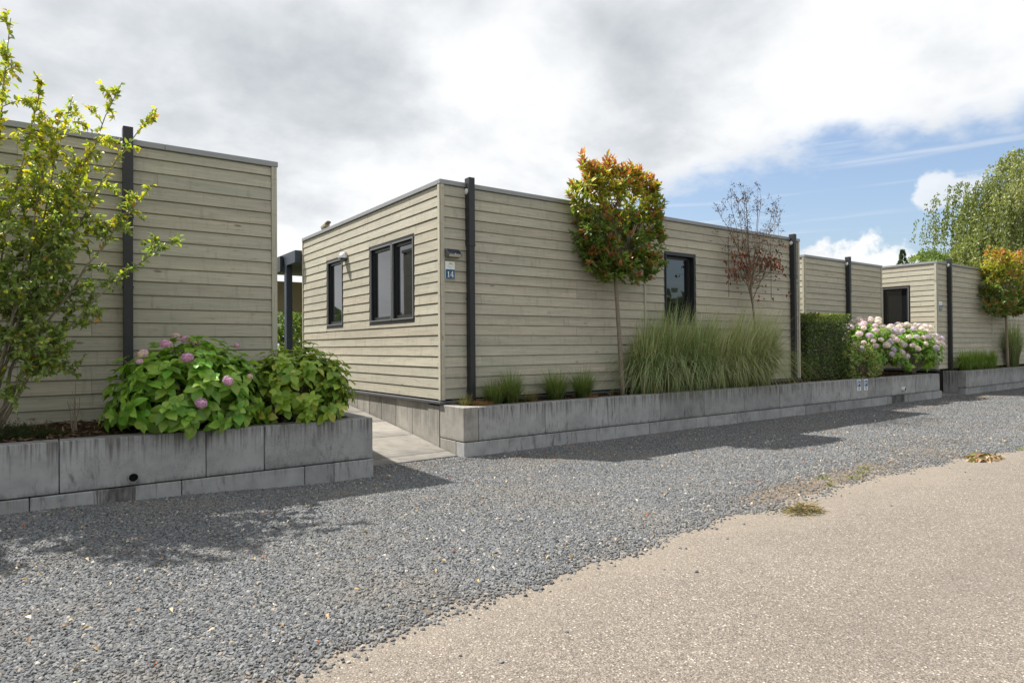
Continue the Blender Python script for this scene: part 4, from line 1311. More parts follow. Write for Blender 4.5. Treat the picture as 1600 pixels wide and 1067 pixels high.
FLOWERS = [flower_mesh('flower_head', c, 62, i) for i, c in enumerate([
    [(0.66, 0.36, 0.58), (0.74, 0.48, 0.66), (0.58, 0.30, 0.54)],
    [(0.68, 0.42, 0.62), (0.78, 0.58, 0.70), (0.58, 0.32, 0.56)],
    [(0.66, 0.48, 0.52), (0.70, 0.60, 0.48), (0.60, 0.32, 0.52)]])]
PALE_FLOWERS = [flower_mesh('flower_head', c, 46, 20 + i) for i, c in enumerate([
    [(0.66, 0.50, 0.66), (0.76, 0.64, 0.74)], [(0.70, 0.56, 0.62), (0.80, 0.72, 0.76)], [(0.54, 0.44, 0.68), (0.66, 0.56, 0.74)]])]

def hydrangea(label, c, rad, base, nshoot, leafset, Lr, heads, flowers, hr, group, n_parts=290, zmin=0.5, front_hang=True):
    t = thing('hydrangea', label, 'hydrangea', base, group)
    c = np.asarray(c, float); rad = np.asarray(rad, float); base = np.asarray(base, float)
    d = rand_dirs(nshoot); d[:, 2] = np.where(d[:, 2] < -0.45, -d[:, 2], d[:, 2])
    rs = rng.uniform(0.74, 1.04, nshoot) * (1 + 0.06 * np.sin(5 * d[:, 0] + 3) * np.sin(4 * d[:, 2]))
    P = c + d * rad * rs[:, None]
    keep = P[:, 2] > zmin
    P, d = P[keep], d[keep]
    n = len(P)
    s = unit(unit(d / rad) * 0.75 + np.array([0, 0, 0.55]) + rng.normal(0, 0.18, (n, 3)))
    ref = unit(np.cross(s, rand_dirs(n))); bi = np.cross(s, ref)
    recs = []
    for lvl, (nl, back, ls, tilt) in enumerate(((4, 0.0, 0.62, 0.55), (4, 0.06, 1.0, 0.12), (3, 0.14, 1.08, -0.12))):
        for k in range(nl):
            a = k * 2 * math.pi / nl + lvl * 0.75 + rng.uniform(-.25, .25, n)
            rd = ref * np.cos(a)[:, None] + bi * np.sin(a)[:, None]
            D = unit(rd + s * tilt + np.array([0, 0, -0.30]) + rng.normal(0, 0.12, (n, 3)))
            Nn = unit(s - rd * tilt * 0.5 + rng.normal(0, 0.16, (n, 3)))
            LL = rng.uniform(Lr[0], Lr[1], n) * ls
            for i in range(n):
                recs.append((P[i] - s[i] * back, D[i], Nn[i], LL[i]))
    # which show largest: outer and facing the camera
    A = np.array([r[0] for r in recs]); DD = np.array([r[1] for r in recs]); NN = np.array([r[2] for r in recs]); LL = np.array([r[3] for r in recs])
    ok = A[:, 2] + DD[:, 2] * LL > zmin - 0.1
    A, DD, NN, LL = A[ok], DD[ok], NN[ok], LL[ok]
    mid = A + DD * LL[:, None] * 0.5
    view = unit(CAMP - mid)
    outer = np.sum(((mid - c) / rad) ** 2, axis=1)
    facing = np.sum(unit((mid - c) / rad) * view, axis=1)
    vis = outer * 0.8 + facing * 1.6 + np.abs(np.sum(NN * view, axis=1)) * 0.5
    order = np.argsort(-vis)
    big, rest = order[:n_parts], order[n_parts:]
    ms = LEAF_SETS[leafset]
    for j in big:
        S = np.cross(NN[j], DD[j]); S /= np.linalg.norm(S) + 1e-9; N2 = np.cross(DD[j], S)
        o = bpy.data.objects.new('leaf', random.choice(ms))
        COL.objects.link(o); o.parent = t
        L = LL[j]
        mt = Matrix(((DD[j][0], S[0], N2[0], 0), (DD[j][1], S[1], N2[1], 0), (DD[j][2], S[2], N2[2], 0), (0, 0, 0, 1)))
        o.matrix_basis = Matrix.Translation(Vector(A[j] - base)) @ mt @ Matrix.Diagonal((L, L * random.uniform(0.85, 1.08), L, 1))
    if len(rest):
        cols = HYD_GREENS if leafset == 'green' else [(0.20, 0.30, 0.04), (0.15, 0.24, 0.035), (0.28, 0.33, 0.06)]
        V, F, C = leaves(A[rest], DD[rest], NN[rest], LL[rest], LL[rest] * 0.70, pick(cols, len(rest)), 0.2, 0.25)
        np_obj('foliage', V, F, M['leaf_gloss'], t, C, base, kind='stuff', smooth=True)
    mb = MB()
    for i in rng.choice(n, min(n, 60), replace=False):
        q = bez(base + rng.uniform(-.12, .12, 3) * np.array([1, 1, 0]), base * 0.4 + P[i] * 0.6 + np.array([0, 0, 0.1]), P[i], 5)
        mb.tube(q, [0.008, 0.007, 0.006, 0.005, 0.004], 5)
    o = mb.build('stems', M['bark_pale'], t)
    o['kind'] = 'stuff'
    for (p, r, k) in heads:
        o = bpy.data.objects.new('flower_head', flowers[k % len(flowers)])
        COL.objects.link(o); o.parent = t
        o.location = Vector(np.asarray(p) - base); o.scale = (r * 0.9, r * 0.9, r * 0.86)
        dv = Vector(np.asarray(p) - c); dv = (dv.normalized() + Vector((0, 0, 0.9))).normalized()
        o.rotation_euler = dv.to_track_quat('Z', 'Y').to_euler()
    return t

# near hydrangea with pink flowers
hc, hr_ = (1.14, 7.06, 0.96), (0.72, 0.68, 0.58)
heads = [((0.92, 6.86, 1.49), .062, 0), ((1.12, 7.0, 1.53), .062, 0), ((1.20, 6.98, 1.50), .05, 1), ((1.07, 6.62, 1.36), .066, 0), ((0.72, 6.76, 1.40), .06, 2),
         ((0.69, 6.70, 1.33), .035, 1), ((1.04, 7.08, 1.57), .045, 2), ((1.38, 6.44, 1.14), .06, 0), ((1.14, 6.37, 0.95), .06, 0), ((1.60, 6.52, 1.17), .034, 2), ((1.60, 7.05, 1.47), .036, 0)]
hydrangea('broad hydrangea with a few pink flower heads on the left planter', hc, hr_, (1.14, 7.1, 0.66), 210, 'green', (0.105, 0.165), heads, FLOWERS, .06, 'hydrangeas on the planters', 290, 0.50)
hydrangea('smaller lime green hydrangea without flowers at the left planter corner', (2.22, 7.05, 0.95), (0.60, 0.60, 0.52), (2.25, 7.1, 0.66), 200, 'lime', (0.08, 0.135), [], FLOWERS, .05, 'hydrangeas on the planters', 290, 0.55)

# far hydrangeas with pale flowers
def far_hydrangea(label, c, rad, nheads, seed):
    r2 = np.random.default_rng(seed)
    d = unit(r2.normal(size=(nheads * 6, 3)))
    v = unit(CAMP - np.asarray(c))
    d = d[(d @ v > -0.35) & (d[:, 2] > -0.15)]
    keep = []
    for q in d:
        if all(np.linalg.norm(q - k) > 0.15 for k in keep) and (q[2] > 0.12 or r2.uniform() < 0.42): keep.append(q)
        if len(keep) >= nheads: break
    hd = [(np.asarray(c) + q * np.asarray(rad) * r2.uniform(0.99, 1.10), r2.uniform(0.068, 0.105), int(r2.integers(0, 3))) for q in keep]
    return hydrangea(label, c, rad, (c[0], c[1], 0.66), 170, 'green', (0.10, 0.15), hd, PALE_FLOWERS, .1, 'hydrangeas on the planters', 120, 0.64)
far_hydrangea('pale lilac hydrangea in bloom, next to the clipped hedge', (16.55, 7.75, 1.30), (1.15, 0.62, 0.72), 62, 5)
far_hydrangea('pale lilac hydrangea in bloom at the far end of the middle planter', (18.40, 7.58, 1.18), (1.30, 0.62, 0.76), 62, 9)

# ---- yellow leaved tree at the left
def left_tree():
    base = (-0.42, 7.2, 0.66)
    t = thing('tree', 'multi stemmed small tree with yellow green leaves at the left edge', 'tree', base)
    B = np.array(base)
    stems = [((-0.40, 7.15, 2.6), (-0.24, 7.05, 4.32)), ((-0.10, 7.0, 2.2), (0.20, 7.0, 3.72)), ((-0.1, 7.05, 2.0), (0.58, 6.95, 3.92)), ((-0.05, 6.95, 2.3), (0.86, 6.9, 3.72)),
             ((0.05, 6.95, 1.9), (0.84, 6.95, 3.02)), ((0.0, 6.9, 1.7), (1.04, 6.85, 2.52)), ((-0.1, 6.85, 1.5), (0.36, 6.75, 1.78)), ((-0.15, 6.8, 1.35), (0.10, 6.7, 1.36)),
             ((-0.75, 7.1, 2.4), (-0.75, 7.0, 4.0)), ((-0.9, 7.0, 1.9), (-1.3, 6.9, 3.3)), ((-0.8, 6.9, 1.6), (-1.2, 6.8, 2.3)), ((-0.5, 6.7, 1.7), (-0.4, 6.5, 3.0)), ((-0.3, 6.8, 1.9), (0.25, 6.65, 2.75)), ((-0.2, 6.8, 2.2), (0.1, 6.7, 3.4)), ((-0.35, 6.9, 2.4), (-0.02, 6.85, 3.75)), ((-0.45, 6.8, 2.6), (-0.35, 6.7, 3.8)), ((-0.1, 6.85, 2.3), (0.42, 6.8, 3.35))]
    mb = MB(); tips = []
    bark_parts = []
    for k, (m, e) in enumerate(stems):
        r0 = 0.018 if k < 6 else 0.012
        q = bez(B + rng.uniform(-.06, .06, 3) * np.array([1, 1, 0]), m, e, 12)
        q[1:-1] += rng.normal(0, 0.012, (10, 3))
        mb.tube(q, np.linspace(r0, 0.003, 12), 6)
        reach = np.linalg.norm(np.asarray(e) - np.asarray(m))
        nb = 24 if k in (0, 1, 2, 3, 4, 11, 12, 13, 14, 15, 16) else 17
        sparse = k in (3, 5)
        for j in range(nb if not sparse else 10):
            u = rng.uniform(0.30, 0.97)
            p = q[int(u * 11)] * (1 - (u * 11) % 1) + q[min(11, int(u * 11) + 1)] * ((u * 11) % 1)
            d = unit((rng.normal(0, 1, 3) * np.array([0.8, 0.55, 0.45]) + unit(np.asarray(e) - q[6]) * 0.5 + np.array([0, 0, 0.15]))[None])[0]
            L = rng.uniform(0.18, 0.52) * (1.15 - 0.6 * u)
            if u > 0.8: L *= 0.6
            w = bez(p, p + d * L * 0.5 + np.array([0, 0, 0.04]), p + d * L + np.array([0, 0, -0.05]), 5)
            mb.tube(w, np.linspace(0.005, 0.0015, 5), 4)
            tips.append((w, L))
            for jj in range(2):
                d2 = unit((d + rng.normal(0, 0.7, 3))[None])[0]; p2 = w[rng.integers(1, 4)]; L2 = L * 0.55
                w2 = bez(p2, p2 + d2 * L2 * 0.5, p2 + d2 * L2 + np.array([0, 0, -0.02]), 4)
                mb.tube(w2, np.linspace(0.003, 0.001, 4), 3)
                tips.append((w2, L2))
        tips.append((q[7:], reach * 0.4))
    o = mb.build('branches', M['bark_pale'], t); o['kind'] = 'stuff'
    P, D, Nn = [], [], []
    for w, L in tips:
        n = max(5, int(L * 100))
        for i in range(n):
            u = rng.uniform(0.1, 1.0) * (len(w) - 1); k = min(int(u), len(w) - 2); f = u - k
            p = w[k] * (1 - f) + w[k + 1] * f
            d = unit((w[k + 1] - w[k])[None])[0]
            dd = d * 0.5 + rng.normal(0, 0.7, 3) + np.array([0, 0, 0.05])
            P.append(p); D.append(dd); Nn.append(np.array([0, 0, 0.9]) + rng.normal(0, 0.55, 3))
    P, D, Nn = np.array(P), np.array(D), np.array(Nn)
    n = len(P)
    z = P[:, 2]
    py = np.clip((z - 2.1) / 1.5, 0.06, 0.78)
    yel = rng.uniform(0, 1, n) < py
    C = np.where(yel[:, None], pick([(0.55, 0.52, 0.05), (0.66, 0.57, 0.06), (0.42, 0.46, 0.05), (0.34, 0.40, 0.05)], n), pick([(0.17, 0.25, 0.055), (0.24, 0.33, 0.075), (0.20, 0.27, 0.09), (0.33, 0.40, 0.14)], n))
    br = rng.uniform(0, 1, n) < 0.02
    C[br] = (0.5, 0.24, 0.04)
    L = rng.uniform(0.032, 0.066, n)
    V, F, C = leaves(P, D, Nn, L, L * 0.52, C, 0.25, 0.2)
    np_obj('foliage', V, F, M['leaf'], t, C, base, kind='stuff')
left_tree()

# ---- photinia standards
def photinia(label, x, y, z0, tx, zc0, zc1, hw, hd, n, Ls, per, red=0.5, group=None, square=True):
    t = thing('photinia_tree', label, 'tree', (x, y, z0), group)
    mb = MB()
    q = bez((x, y, z0 - 0.02), (x - 0.05, y, (z0 + zc0) / 2), (tx - 0.13, y, zc0 + 0.15), 8)
    mb.tube(q, np.linspace(0.042, 0.028, 8), 8)
    mb.build('trunk', M['bark_pale'], t, smooth=True)
    mb = MB()
    for k in range(26):
        e = np.array([tx + rng.uniform(-hw, hw) * 0.9, y + rng.uniform(-hd, hd) * 0.7, rng.uniform(zc0 + 0.15, zc1 + 0.15)])
        w = bez((tx, y, zc0 + rng.uniform(0, 0.5)), (tx * 0.6 + e[0] * 0.4, y, (zc0 + e[2]) / 2), e, 7)
        mb.tube(w, np.linspace(0.012, 0.003, 7), 5)
    for zz in np.linspace(zc0 + 0.25, zc1 - 0.3, 4):
        mb.tube([(tx - hw * 0.9, y + hd * 0.5, zz), (tx + hw * 0.9, y + hd * 0.5, zz)], 0.006, 5)
    o = mb.build('branches', M['bark'], t); o['kind'] = 'stuff'
    U = rng.uniform(-1, 1, (n, 3))
    # rounded box, denser near the skin
    pw = 4.0 if square else 2.2
    U = U / np.maximum((np.abs(U) ** pw).sum(1, keepdims=True) ** (1 / pw), 0.25) * rng.uniform(0.35, 1.0, (n, 1)) ** 0.45
    wob = 1 + 0.13 * np.sin(U[:, 0] * 5 + 1 + x) * np.cos(U[:, 2] * 4 + 2) + 0.07 * np.sin(U[:, 0] * 11 + U[:, 2] * 9 + x)
    Cc = np.stack([tx + U[:, 0] * hw * wob, y + U[:, 1] * hd, (zc0 + zc1) / 2 + U[:, 2] * (zc1 - zc0) / 2 * wob], 1)
    dirs = np.stack([U[:, 0] * 0.6, U[:, 1] * 0.9 - 0.25, 0.55 + 0.5 * np.maximum(U[:, 2], -0.5)], 1) + rng.normal(0, 0.28, (n, 3))
    # upright shoots on top
    m = 30
    sx = rng.uniform(-0.92, 0.92, m)
    hgt = rng.uniform(0.0, 0.28, m) * np.array([1.0 if (int(v * 9) % 2) else 0.55 for v in sx])
    Sx = np.repeat(np.stack([tx + sx * hw, y + rng.uniform(-hd, hd, m) * 0.6, zc1 - 0.12 + 0 * sx], 1), 4, axis=0)
    Sx[:, 2] += np.repeat(hgt, 4) * np.tile(np.array([0.1, 0.4, 0.7, 1.0]), m)
    Sx += rng.normal(0, 0.02, Sx.shape)
    Cc = np.concatenate([Cc, Sx]); dirs = np.concatenate([dirs, np.tile([0, 0, 1.0], (4 * m, 1)) + rng.normal(0, 0.2, (4 * m, 3))])
    lum = rng.uniform(0, 1, len(Cc))
    def colfn(ctr, tt, k):
        hrel = (ctr[:, 2] - zc0) / (zc1 - zc0)
        dark = pick([(0.12, 0.19, 0.035), (0.16, 0.24, 0.045), (0.14, 0.19, 0.045), (0.22, 0.28, 0.06)], k)
        yg = pick([(0.46, 0.42, 0.06), (0.34, 0.38, 0.06), (0.54, 0.46, 0.07)], k)
        rd = pick([(0.46, 0.14, 0.06), (0.52, 0.20, 0.075), (0.38, 0.11, 0.05), (0.50, 0.26, 0.09)], k)
        rb = pick([(0.36, 0.14, 0.07), (0.29, 0.14, 0.065), (0.42, 0.19, 0.08)], k)
        c = dark.copy()
        a = np.clip((hrel - 0.42) * 2.2, 0, 0.68)
        s1 = rng.uniform(0, 1, k) < a
        c[s1] = yg[s1]
        top = (rng.uniform(0, 1, k) < np.clip((hrel - 0.74) * 3.2, 0.0, 0.9) * (0.35 + 0.65 * tt) * red * 1.9)
        c[top] = rd[top]
        low = (lum < 0.34) & (tt > 0.45) & (hrel < 0.7) & (rng.uniform(0, 1, k) < red * 1.6)
        c[low] = rb[low]
        return c
    V, F, C = crown_sprigs(Cc, dirs, per, 0.10, Ls, Ls * 0.40, colfn)
    V[:, 1] = np.minimum(V[:, 1], y + hd + 0.03)
    np_obj('foliage', V, F, M['leaf_gloss'], t, C, (x, y, z0), kind='stuff')
    return t
photinia('flat trained photinia tree with red tips before the central chalet', 7.52, 7.36, 0.64, 7.50, 2.47, 4.24, 0.88, 0.24, 640, 0.118, 9, 0.56, 'photinia trees in the planters')
photinia('photinia tree with red tips at the right edge before chalet 15', 24.35, 7.22, 0.66, 24.35, 2.30, 4.15, 1.45, 0.30, 800, 0.125, 9, 0.45, 'photinia trees in the planters')

# ---- withered trained tree
def dead_tree():
    base = (11.35, 7.42, 0.64)
    t = thing('withered_tree', 'withered trained tree with bare twigs and a few dry red leaves', 'tree', base)
    mb = MB()
    q = bez(base, (11.30, 7.42, 1.6), (11.12, 7.42, 2.6), 8); mb.tube(q, np.linspace(0.028, 0.017, 8), 8)
    mb.build('trunk', M['bark_pale'], t, smooth=True)
    mb = MB(); tw = []; low = []
    ends = [(10.15, 4.05), (10.35, 4.2), (10.6, 4.15), (10.85, 4.25), (11.05, 4.38), (11.25, 4.2), (11.5, 4.3), (11.75, 4.22), (12.0, 4.05), (12.2, 3.95), (12.35, 3.8), (10.3, 3.7), (12.3, 3.45), (10.45, 3.3), (12.1, 3.1), (10.3, 2.85), (10.7, 4.3), (11.65, 3.7), (11.9, 2.9), (10.5, 2.65)]
    for k, (ex, ez) in enumerate(ends):
        z0 = rng.uniform(2.25, 3.0)
        e = np.array([ex, 7.40 + rng.uniform(-.16, .10), ez])
        w = bez((11.14, 7.42, z0), (11.14 * 0.55 + ex * 0.45 + rng.uniform(-.1, .1), 7.4, z0 * 0.45 + ez * 0.55 - 0.15), e, 9)
        w[2:-1] += rng.normal(0, 0.012, (6, 3))
        mb.tube(w, np.linspace(0.0105, 0.003, 9), 5)
        for j in range(10):
            i = rng.integers(3, 9); d = unit((rng.normal(0, 0.6, 3) * np.array([1, .35, .6]) + np.array([0, 0, 0.75]))[None])[0]
            L = rng.uniform(0.12, 0.34); p = w[i]
            s2 = bez(p, p + d * L * 0.5, p + d * L + rng.normal(0, 0.02, 3), 4)
            mb.tube(s2, np.linspace(0.004, 0.0016, 4), 4)
            (tw if s2[-1][2] > 3.25 else low).append(s2[-1])
        (tw if ez > 3.25 else low).append(e)
    for zz in (2.45, 2.8, 3.15): mb.tube([(10.4, 7.47, zz), (12.0, 7.47, zz + 0.01)], 0.006, 5)
    for xx in (10.5, 11.9): mb.tube([(xx, 7.475, 2.35), (xx, 7.475, 3.5)], 0.006, 5)
    o = mb.build('branches', M['bark'], t); o['kind'] = 'stuff'
    tw = np.array(tw); n = len(tw)
    P = np.repeat(tw, 13, axis=0) + rng.normal(0, 0.028, (n * 13, 3)); k = len(P)
    parts = [leaves(P, rand_dirs(k), rand_dirs(k), rng.uniform(.018, .038, k), rng.uniform(.012, .022, k), pick([(0.05, 0.045, 0.055), (0.08, 0.06, 0.06), (0.11, 0.075, 0.06)], k))]
    low = np.array(low)
    P = np.repeat(low, 3, axis=0) + rng.normal(0, 0.04, (len(low) * 3, 3)); k = len(P)
    D = rand_dirs(k) * 0.6 + np.array([0, -0.1, -0.8])
    parts.append(leaves(P, D, rand_dirs(k), rng.uniform(.06, .11, k), rng.uniform(.028, .042, k), pick([(0.20, 0.075, 0.05), (0.27, 0.105, 0.07), (0.14, 0.06, 0.045), (0.34, 0.16, 0.11)], k), 0.5, 0.3))
    P = rng.uniform((10.3, 7.2, 2.3), (12.2, 7.45, 3.5), (70, 3)); k = 70
    parts.append(leaves(P, rand_dirs(k) + np.array([0, 0, -0.7]), rand_dirs(k), rng.uniform(.05, .10, k), .034, pick([(0.20, 0.06, 0.035), (0.12, 0.045, 0.03)], k), 0.5, 0.3))
    V, F, C = merge(parts)
    np_obj('dry_leaves', V, F, M['dry'], t, C, base, kind='stuff')
dead_tree()

# ---- tall ornamental grasses
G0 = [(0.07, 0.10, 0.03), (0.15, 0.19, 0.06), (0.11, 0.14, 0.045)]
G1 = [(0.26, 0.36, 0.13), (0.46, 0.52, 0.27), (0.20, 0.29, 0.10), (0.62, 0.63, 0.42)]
tall = [(8.12, 7.34, 'tall arching grass clump right beside the photinia trunk', 0.98, 0.10), (8.72, 7.38, 'tall arching grass clump left of the front window', 1.10, 0.05),
        (9.35, 7.33, 'tall arching grass clump below the left edge of the front window', 1.04, 0.06), (9.98, 7.38, 'tall arching grass clump below the right edge of the front window', 1.00, 0.08),
        (10.62, 7.34, 'tall pale grass clump left of the withered tree trunk', 1.10, 0.18), (11.28, 7.36, 'tall pale grass clump bending right at the withered tree', 1.10, 0.20)]
for k, (x, yy, lab, sc, wd) in enumerate(tall):
    g1 = G1 if k < 3 else [(0.46, 0.50, 0.24), (0.68, 0.67, 0.46), (0.32, 0.39, 0.14), (0.58, 0.59, 0.34)]
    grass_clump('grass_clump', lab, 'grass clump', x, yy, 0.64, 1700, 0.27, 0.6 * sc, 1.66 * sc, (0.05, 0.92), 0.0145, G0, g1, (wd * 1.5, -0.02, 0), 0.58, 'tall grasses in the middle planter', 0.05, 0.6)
T0 = [(0.05, 0.085, 0.018), (0.075, 0.12, 0.025)]
T1 = [(0.20, 0.29, 0.07), (0.26, 0.34, 0.10), (0.15, 0.23, 0.06)]
for x, lab, sc in ((5.02, 'small grass tuft next to the corner downpipe', 0.34), (5.30, 'dark green grass tuft second from the corner downpipe', 0.46), (6.12, 'left one of two green tufts near the photinia trunk', 0.46), (6.66, 'right one of two green tufts near the photinia trunk', 0.46)):
    grass_clump('grass_tuft', lab, 'grass tuft', x, 7.36, 0.64, 1000, 0.11, sc * 0.6, sc * 1.3, (0.08, 0.85), 0.005, T0, T1, (0, 0, 0), 0.3, 'small grass tufts in the middle planter', 0.07)
for x, r, lab in ((4.56, 0.07, 'sparse green grass wisps at the chalet corner'), (5.66, 0.10, 'low brownish sedge between the small tufts')):
    grass_clump('grass_tuft', lab, 'grass tuft', x, 7.38, 0.64, 240, r, 0.12, 0.26, (0.2, 0.9), 0.004, T0, [(0.20, 0.21, 0.07), (0.30, 0.22, 0.10)], (0, 0, 0), 0.3, 'small grass tufts in the middle planter', 0.3)
D0 = [(0.26, 0.13, 0.06), (0.34, 0.17, 0.08), (0.22, 0.12, 0.06)]
D1 = [(0.42, 0.23, 0.12), (0.36, 0.20, 0.10), (0.50, 0.32, 0.18)]
grass_clump('dry_sedge', 'rusty brown dried sedge cushion at the planter corner', 'dry grass', 4.78, 7.32, 0.63, 900, 0.13, 0.06, 0.15, (0.3, 0.97), 0.005, D0, D1, (0, 0, 0), 0.3, None, 0.1)
grass_clump('dry_sedge', 'brown dried sedge cushion under the right green tuft', 'dry grass', 6.74, 7.27, 0.63, 500, 0.10, 0.05, 0.13, (0.3, 0.97), 0.005, D0, D1, (0, 0, 0), 0.3, None, 0.1)
M0 = [(0.07, 0.13, 0.02), (0.09, 0.16, 0.025)]
M1 = [(0.24, 0.36, 0.06), (0.19, 0.30, 0.05), (0.30, 0.42, 0.09)]
for x, lab in ((21.35, 'leftmost bright green grass mound in the far right planter'), (22.25, 'second bright green grass mound in the far right planter'), (23.2, 'third bright green grass mound, left of the far photinia trunk')):
    grass_clump('grass_mound', lab, 'grass clump', x, 7.33, 0.65, 900, 0.22, 0.5, 0.82, (0.15, 0.92), 0.010, M0, M1, (0, 0, 0), 0.5, 'grass mounds in the far right planter', 0.03, 0.6)
grass_clump('grass_clump', 'tall grass clump behind the far photinia trunk at the right edge', 'grass clump', 25.3, 7.35, 0.65, 900, 0.22, 1.2, 1.9, (0.1, 0.7), 0.012, G0, G1, (0, 0, 0), 0.6, None, 0.05, 0.6)

# ---- clipped hedge block, small shrub
def hedge():
    base = (14.2, 7.95, 0.66)
    t = thing('hedge', 'clipped dark green hedge block right of the central chalet', 'hedge', base)
    n = 15000
    U = rng.uniform(-1, 1, (n, 3))
    ax = rng.integers(0, 3, n); sg = np.where(rng.uniform(0, 1, n) < 0.5, -1, 1)
    sg = np.where(ax == 2, 1, np.where(ax == 1, np.where(rng.uniform(0, 1, n) < 0.8, -1, 1), sg))
    U[np.arange(n), ax] = sg * (1 - rng.uniform(0, 1, n) ** 2 * 0.22)
    U *= 1 + 0.02 * np.sin(U[:, [1, 2, 0]] * 9)
    P = np.array([14.28, 7.98, 1.385]) + U * np.array([0.92, 0.46, 0.715])
    Nn = np.zeros((n, 3)); Nn[np.arange(n), ax] = sg
    D = Nn * 0.6 + rand_dirs(n) * 0.9 + np.array([0, 0, 0.25])
    C = pick([(0.05, 0.085, 0.024), (0.09, 0.15, 0.04), (0.15, 0.22, 0.055), (0.25, 0.31, 0.09)], n, [.3, .35, .25, .1])
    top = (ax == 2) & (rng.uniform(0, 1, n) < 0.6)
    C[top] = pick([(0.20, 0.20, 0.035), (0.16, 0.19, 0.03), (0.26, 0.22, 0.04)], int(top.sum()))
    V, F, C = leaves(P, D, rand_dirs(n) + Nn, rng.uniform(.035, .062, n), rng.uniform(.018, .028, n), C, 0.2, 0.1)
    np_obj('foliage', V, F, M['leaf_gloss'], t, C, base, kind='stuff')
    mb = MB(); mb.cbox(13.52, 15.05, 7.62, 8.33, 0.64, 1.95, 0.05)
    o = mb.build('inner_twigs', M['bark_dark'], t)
hedge()

def round_shrub(name, label, cat, c, rad, n, Ls, cols, p=None, group=None, zmin=0.64, mat='leaf'):
    t = thing(name, label, cat, (c[0], c[1], 0.65), group)
    d = rand_dirs(n)
    r = rng.uniform(0.45, 1.0, n) ** 0.4 * (1 + 0.12 * np.sin(d[:, 0] * 6 + 1) * np.sin(d[:, 2] * 5))
    P = np.asarray(c) + d * np.asarray(rad) * r[:, None]
    k = P[:, 2] > zmin; P, d = P[k], d[k]
    base = np.array([c[0], c[1], 0.65])
    mb = MB()
    for i in range(min(30, len(P))):
        mb.tube(bez(base, base * .5 + P[i] * .5 + np.array([0, 0, .05]), P[i], 4), [0.008, 0.006, 0.004, 0.002], 4)
    o = mb.build('stems', M['bark'], t); o['kind'] = 'stuff'
    def colfn(ctr, tt, k2): return pick(cols, k2, p)
    V, F, C = crown_sprigs(P, d * 0.7 + np.array([0, 0, 0.6]) + rng.normal(0, .3, d.shape), 6, Ls * 1.1, Ls, Ls * 0.42, colfn)
    np_obj('foliage', V, F, M[mat], t, C, tuple(base), kind='stuff')
    return t
round_shrub('shrub', 'small variegated shrub between the hedge and the lilac hydrangea', 'shrub', (15.40, 7.42, 0.97), (0.72, 0.30, 0.50), 320, 0.075, [(0.17, 0.24, 0.06), (0.32, 0.38, 0.14), (0.46, 0.48, 0.24), (0.13, 0.19, 0.05)])

# ---- low plants at the left
def heather(label, x, y, w, h, n, cols):
    t = thing('low_shrub', label, 'shrub', (x, y, 0.66))
    a = rng.uniform(0, 2 * math.pi, n); r = np.sqrt(rng.uniform(0, 1, n))
    base = np.stack([x + w * r * np.cos(a), y + w * 0.55 * r * np.sin(a), np.full(n, 0.66)], 1)
    hh = h * (1 - 0.5 * r ** 2) * rng.uniform(0.6, 1.1, n)
    P, D = [], []
    d0 = unit(np.stack([np.cos(a) * r * 0.7, np.sin(a) * r * 0.7, np.ones(n)], 1))
    for k in range(16):
        P.append(base + d0 * (hh * (k + 2) / 17)[:, None]); D.append(d0 * 0.7 + rand_dirs(n) * 0.8)
    P = np.concatenate(P); D = np.concatenate(D); m = len(P)
    V, F, C = diamonds(P, D, rand_dirs(m), 0.024, 0.005, pick(cols, m))
    np_obj('foliage', V, F, M['leaf_soft'], t, C, (x, y, 0.66))
heather('dark needle leaved low shrub at the left edge of the planter', -0.20, 7.08, 0.20, 0.17, 150, [(0.03, 0.055, 0.02), (0.05, 0.08, 0.025)])
heather('tiny green ground plant beside the dry twigs', 0.06, 7.12, 0.10, 0.07, 70, [(0.05, 0.07, 0.02), (0.09, 0.10, 0.03)])
tt = thing('dry_twigs', 'upright dead twigs poking out of the bark at the left', 'twigs', (0.215, 7.2, 0.66))
mb = MB()
for dx, top, bx in ((0.0, 1.14, 0.01), (-0.03, 0.98, -0.045), (0.025, 1.02, 0.04), (-0.015, 0.90, 0.0), (0.01, 1.06, -0.01)):
    q = bez((0.215 + dx * 0.4, 7.2, 0.65), (0.215 + dx, 7.2, 0.85), (0.215 + bx, 7.19, top), 6) + rng.normal(0, 0.004, (6, 3))
    mb.tube(q, np.linspace(0.006, 0.0018, 6), 5)
    mb.tube([q[3], q[3] + np.array([rng.uniform(-.05, .05), 0, 0.07])], [0.003, 0.001], 4)
mb.build('stems', M['bark_pale'], tt)['kind'] = 'stuff'

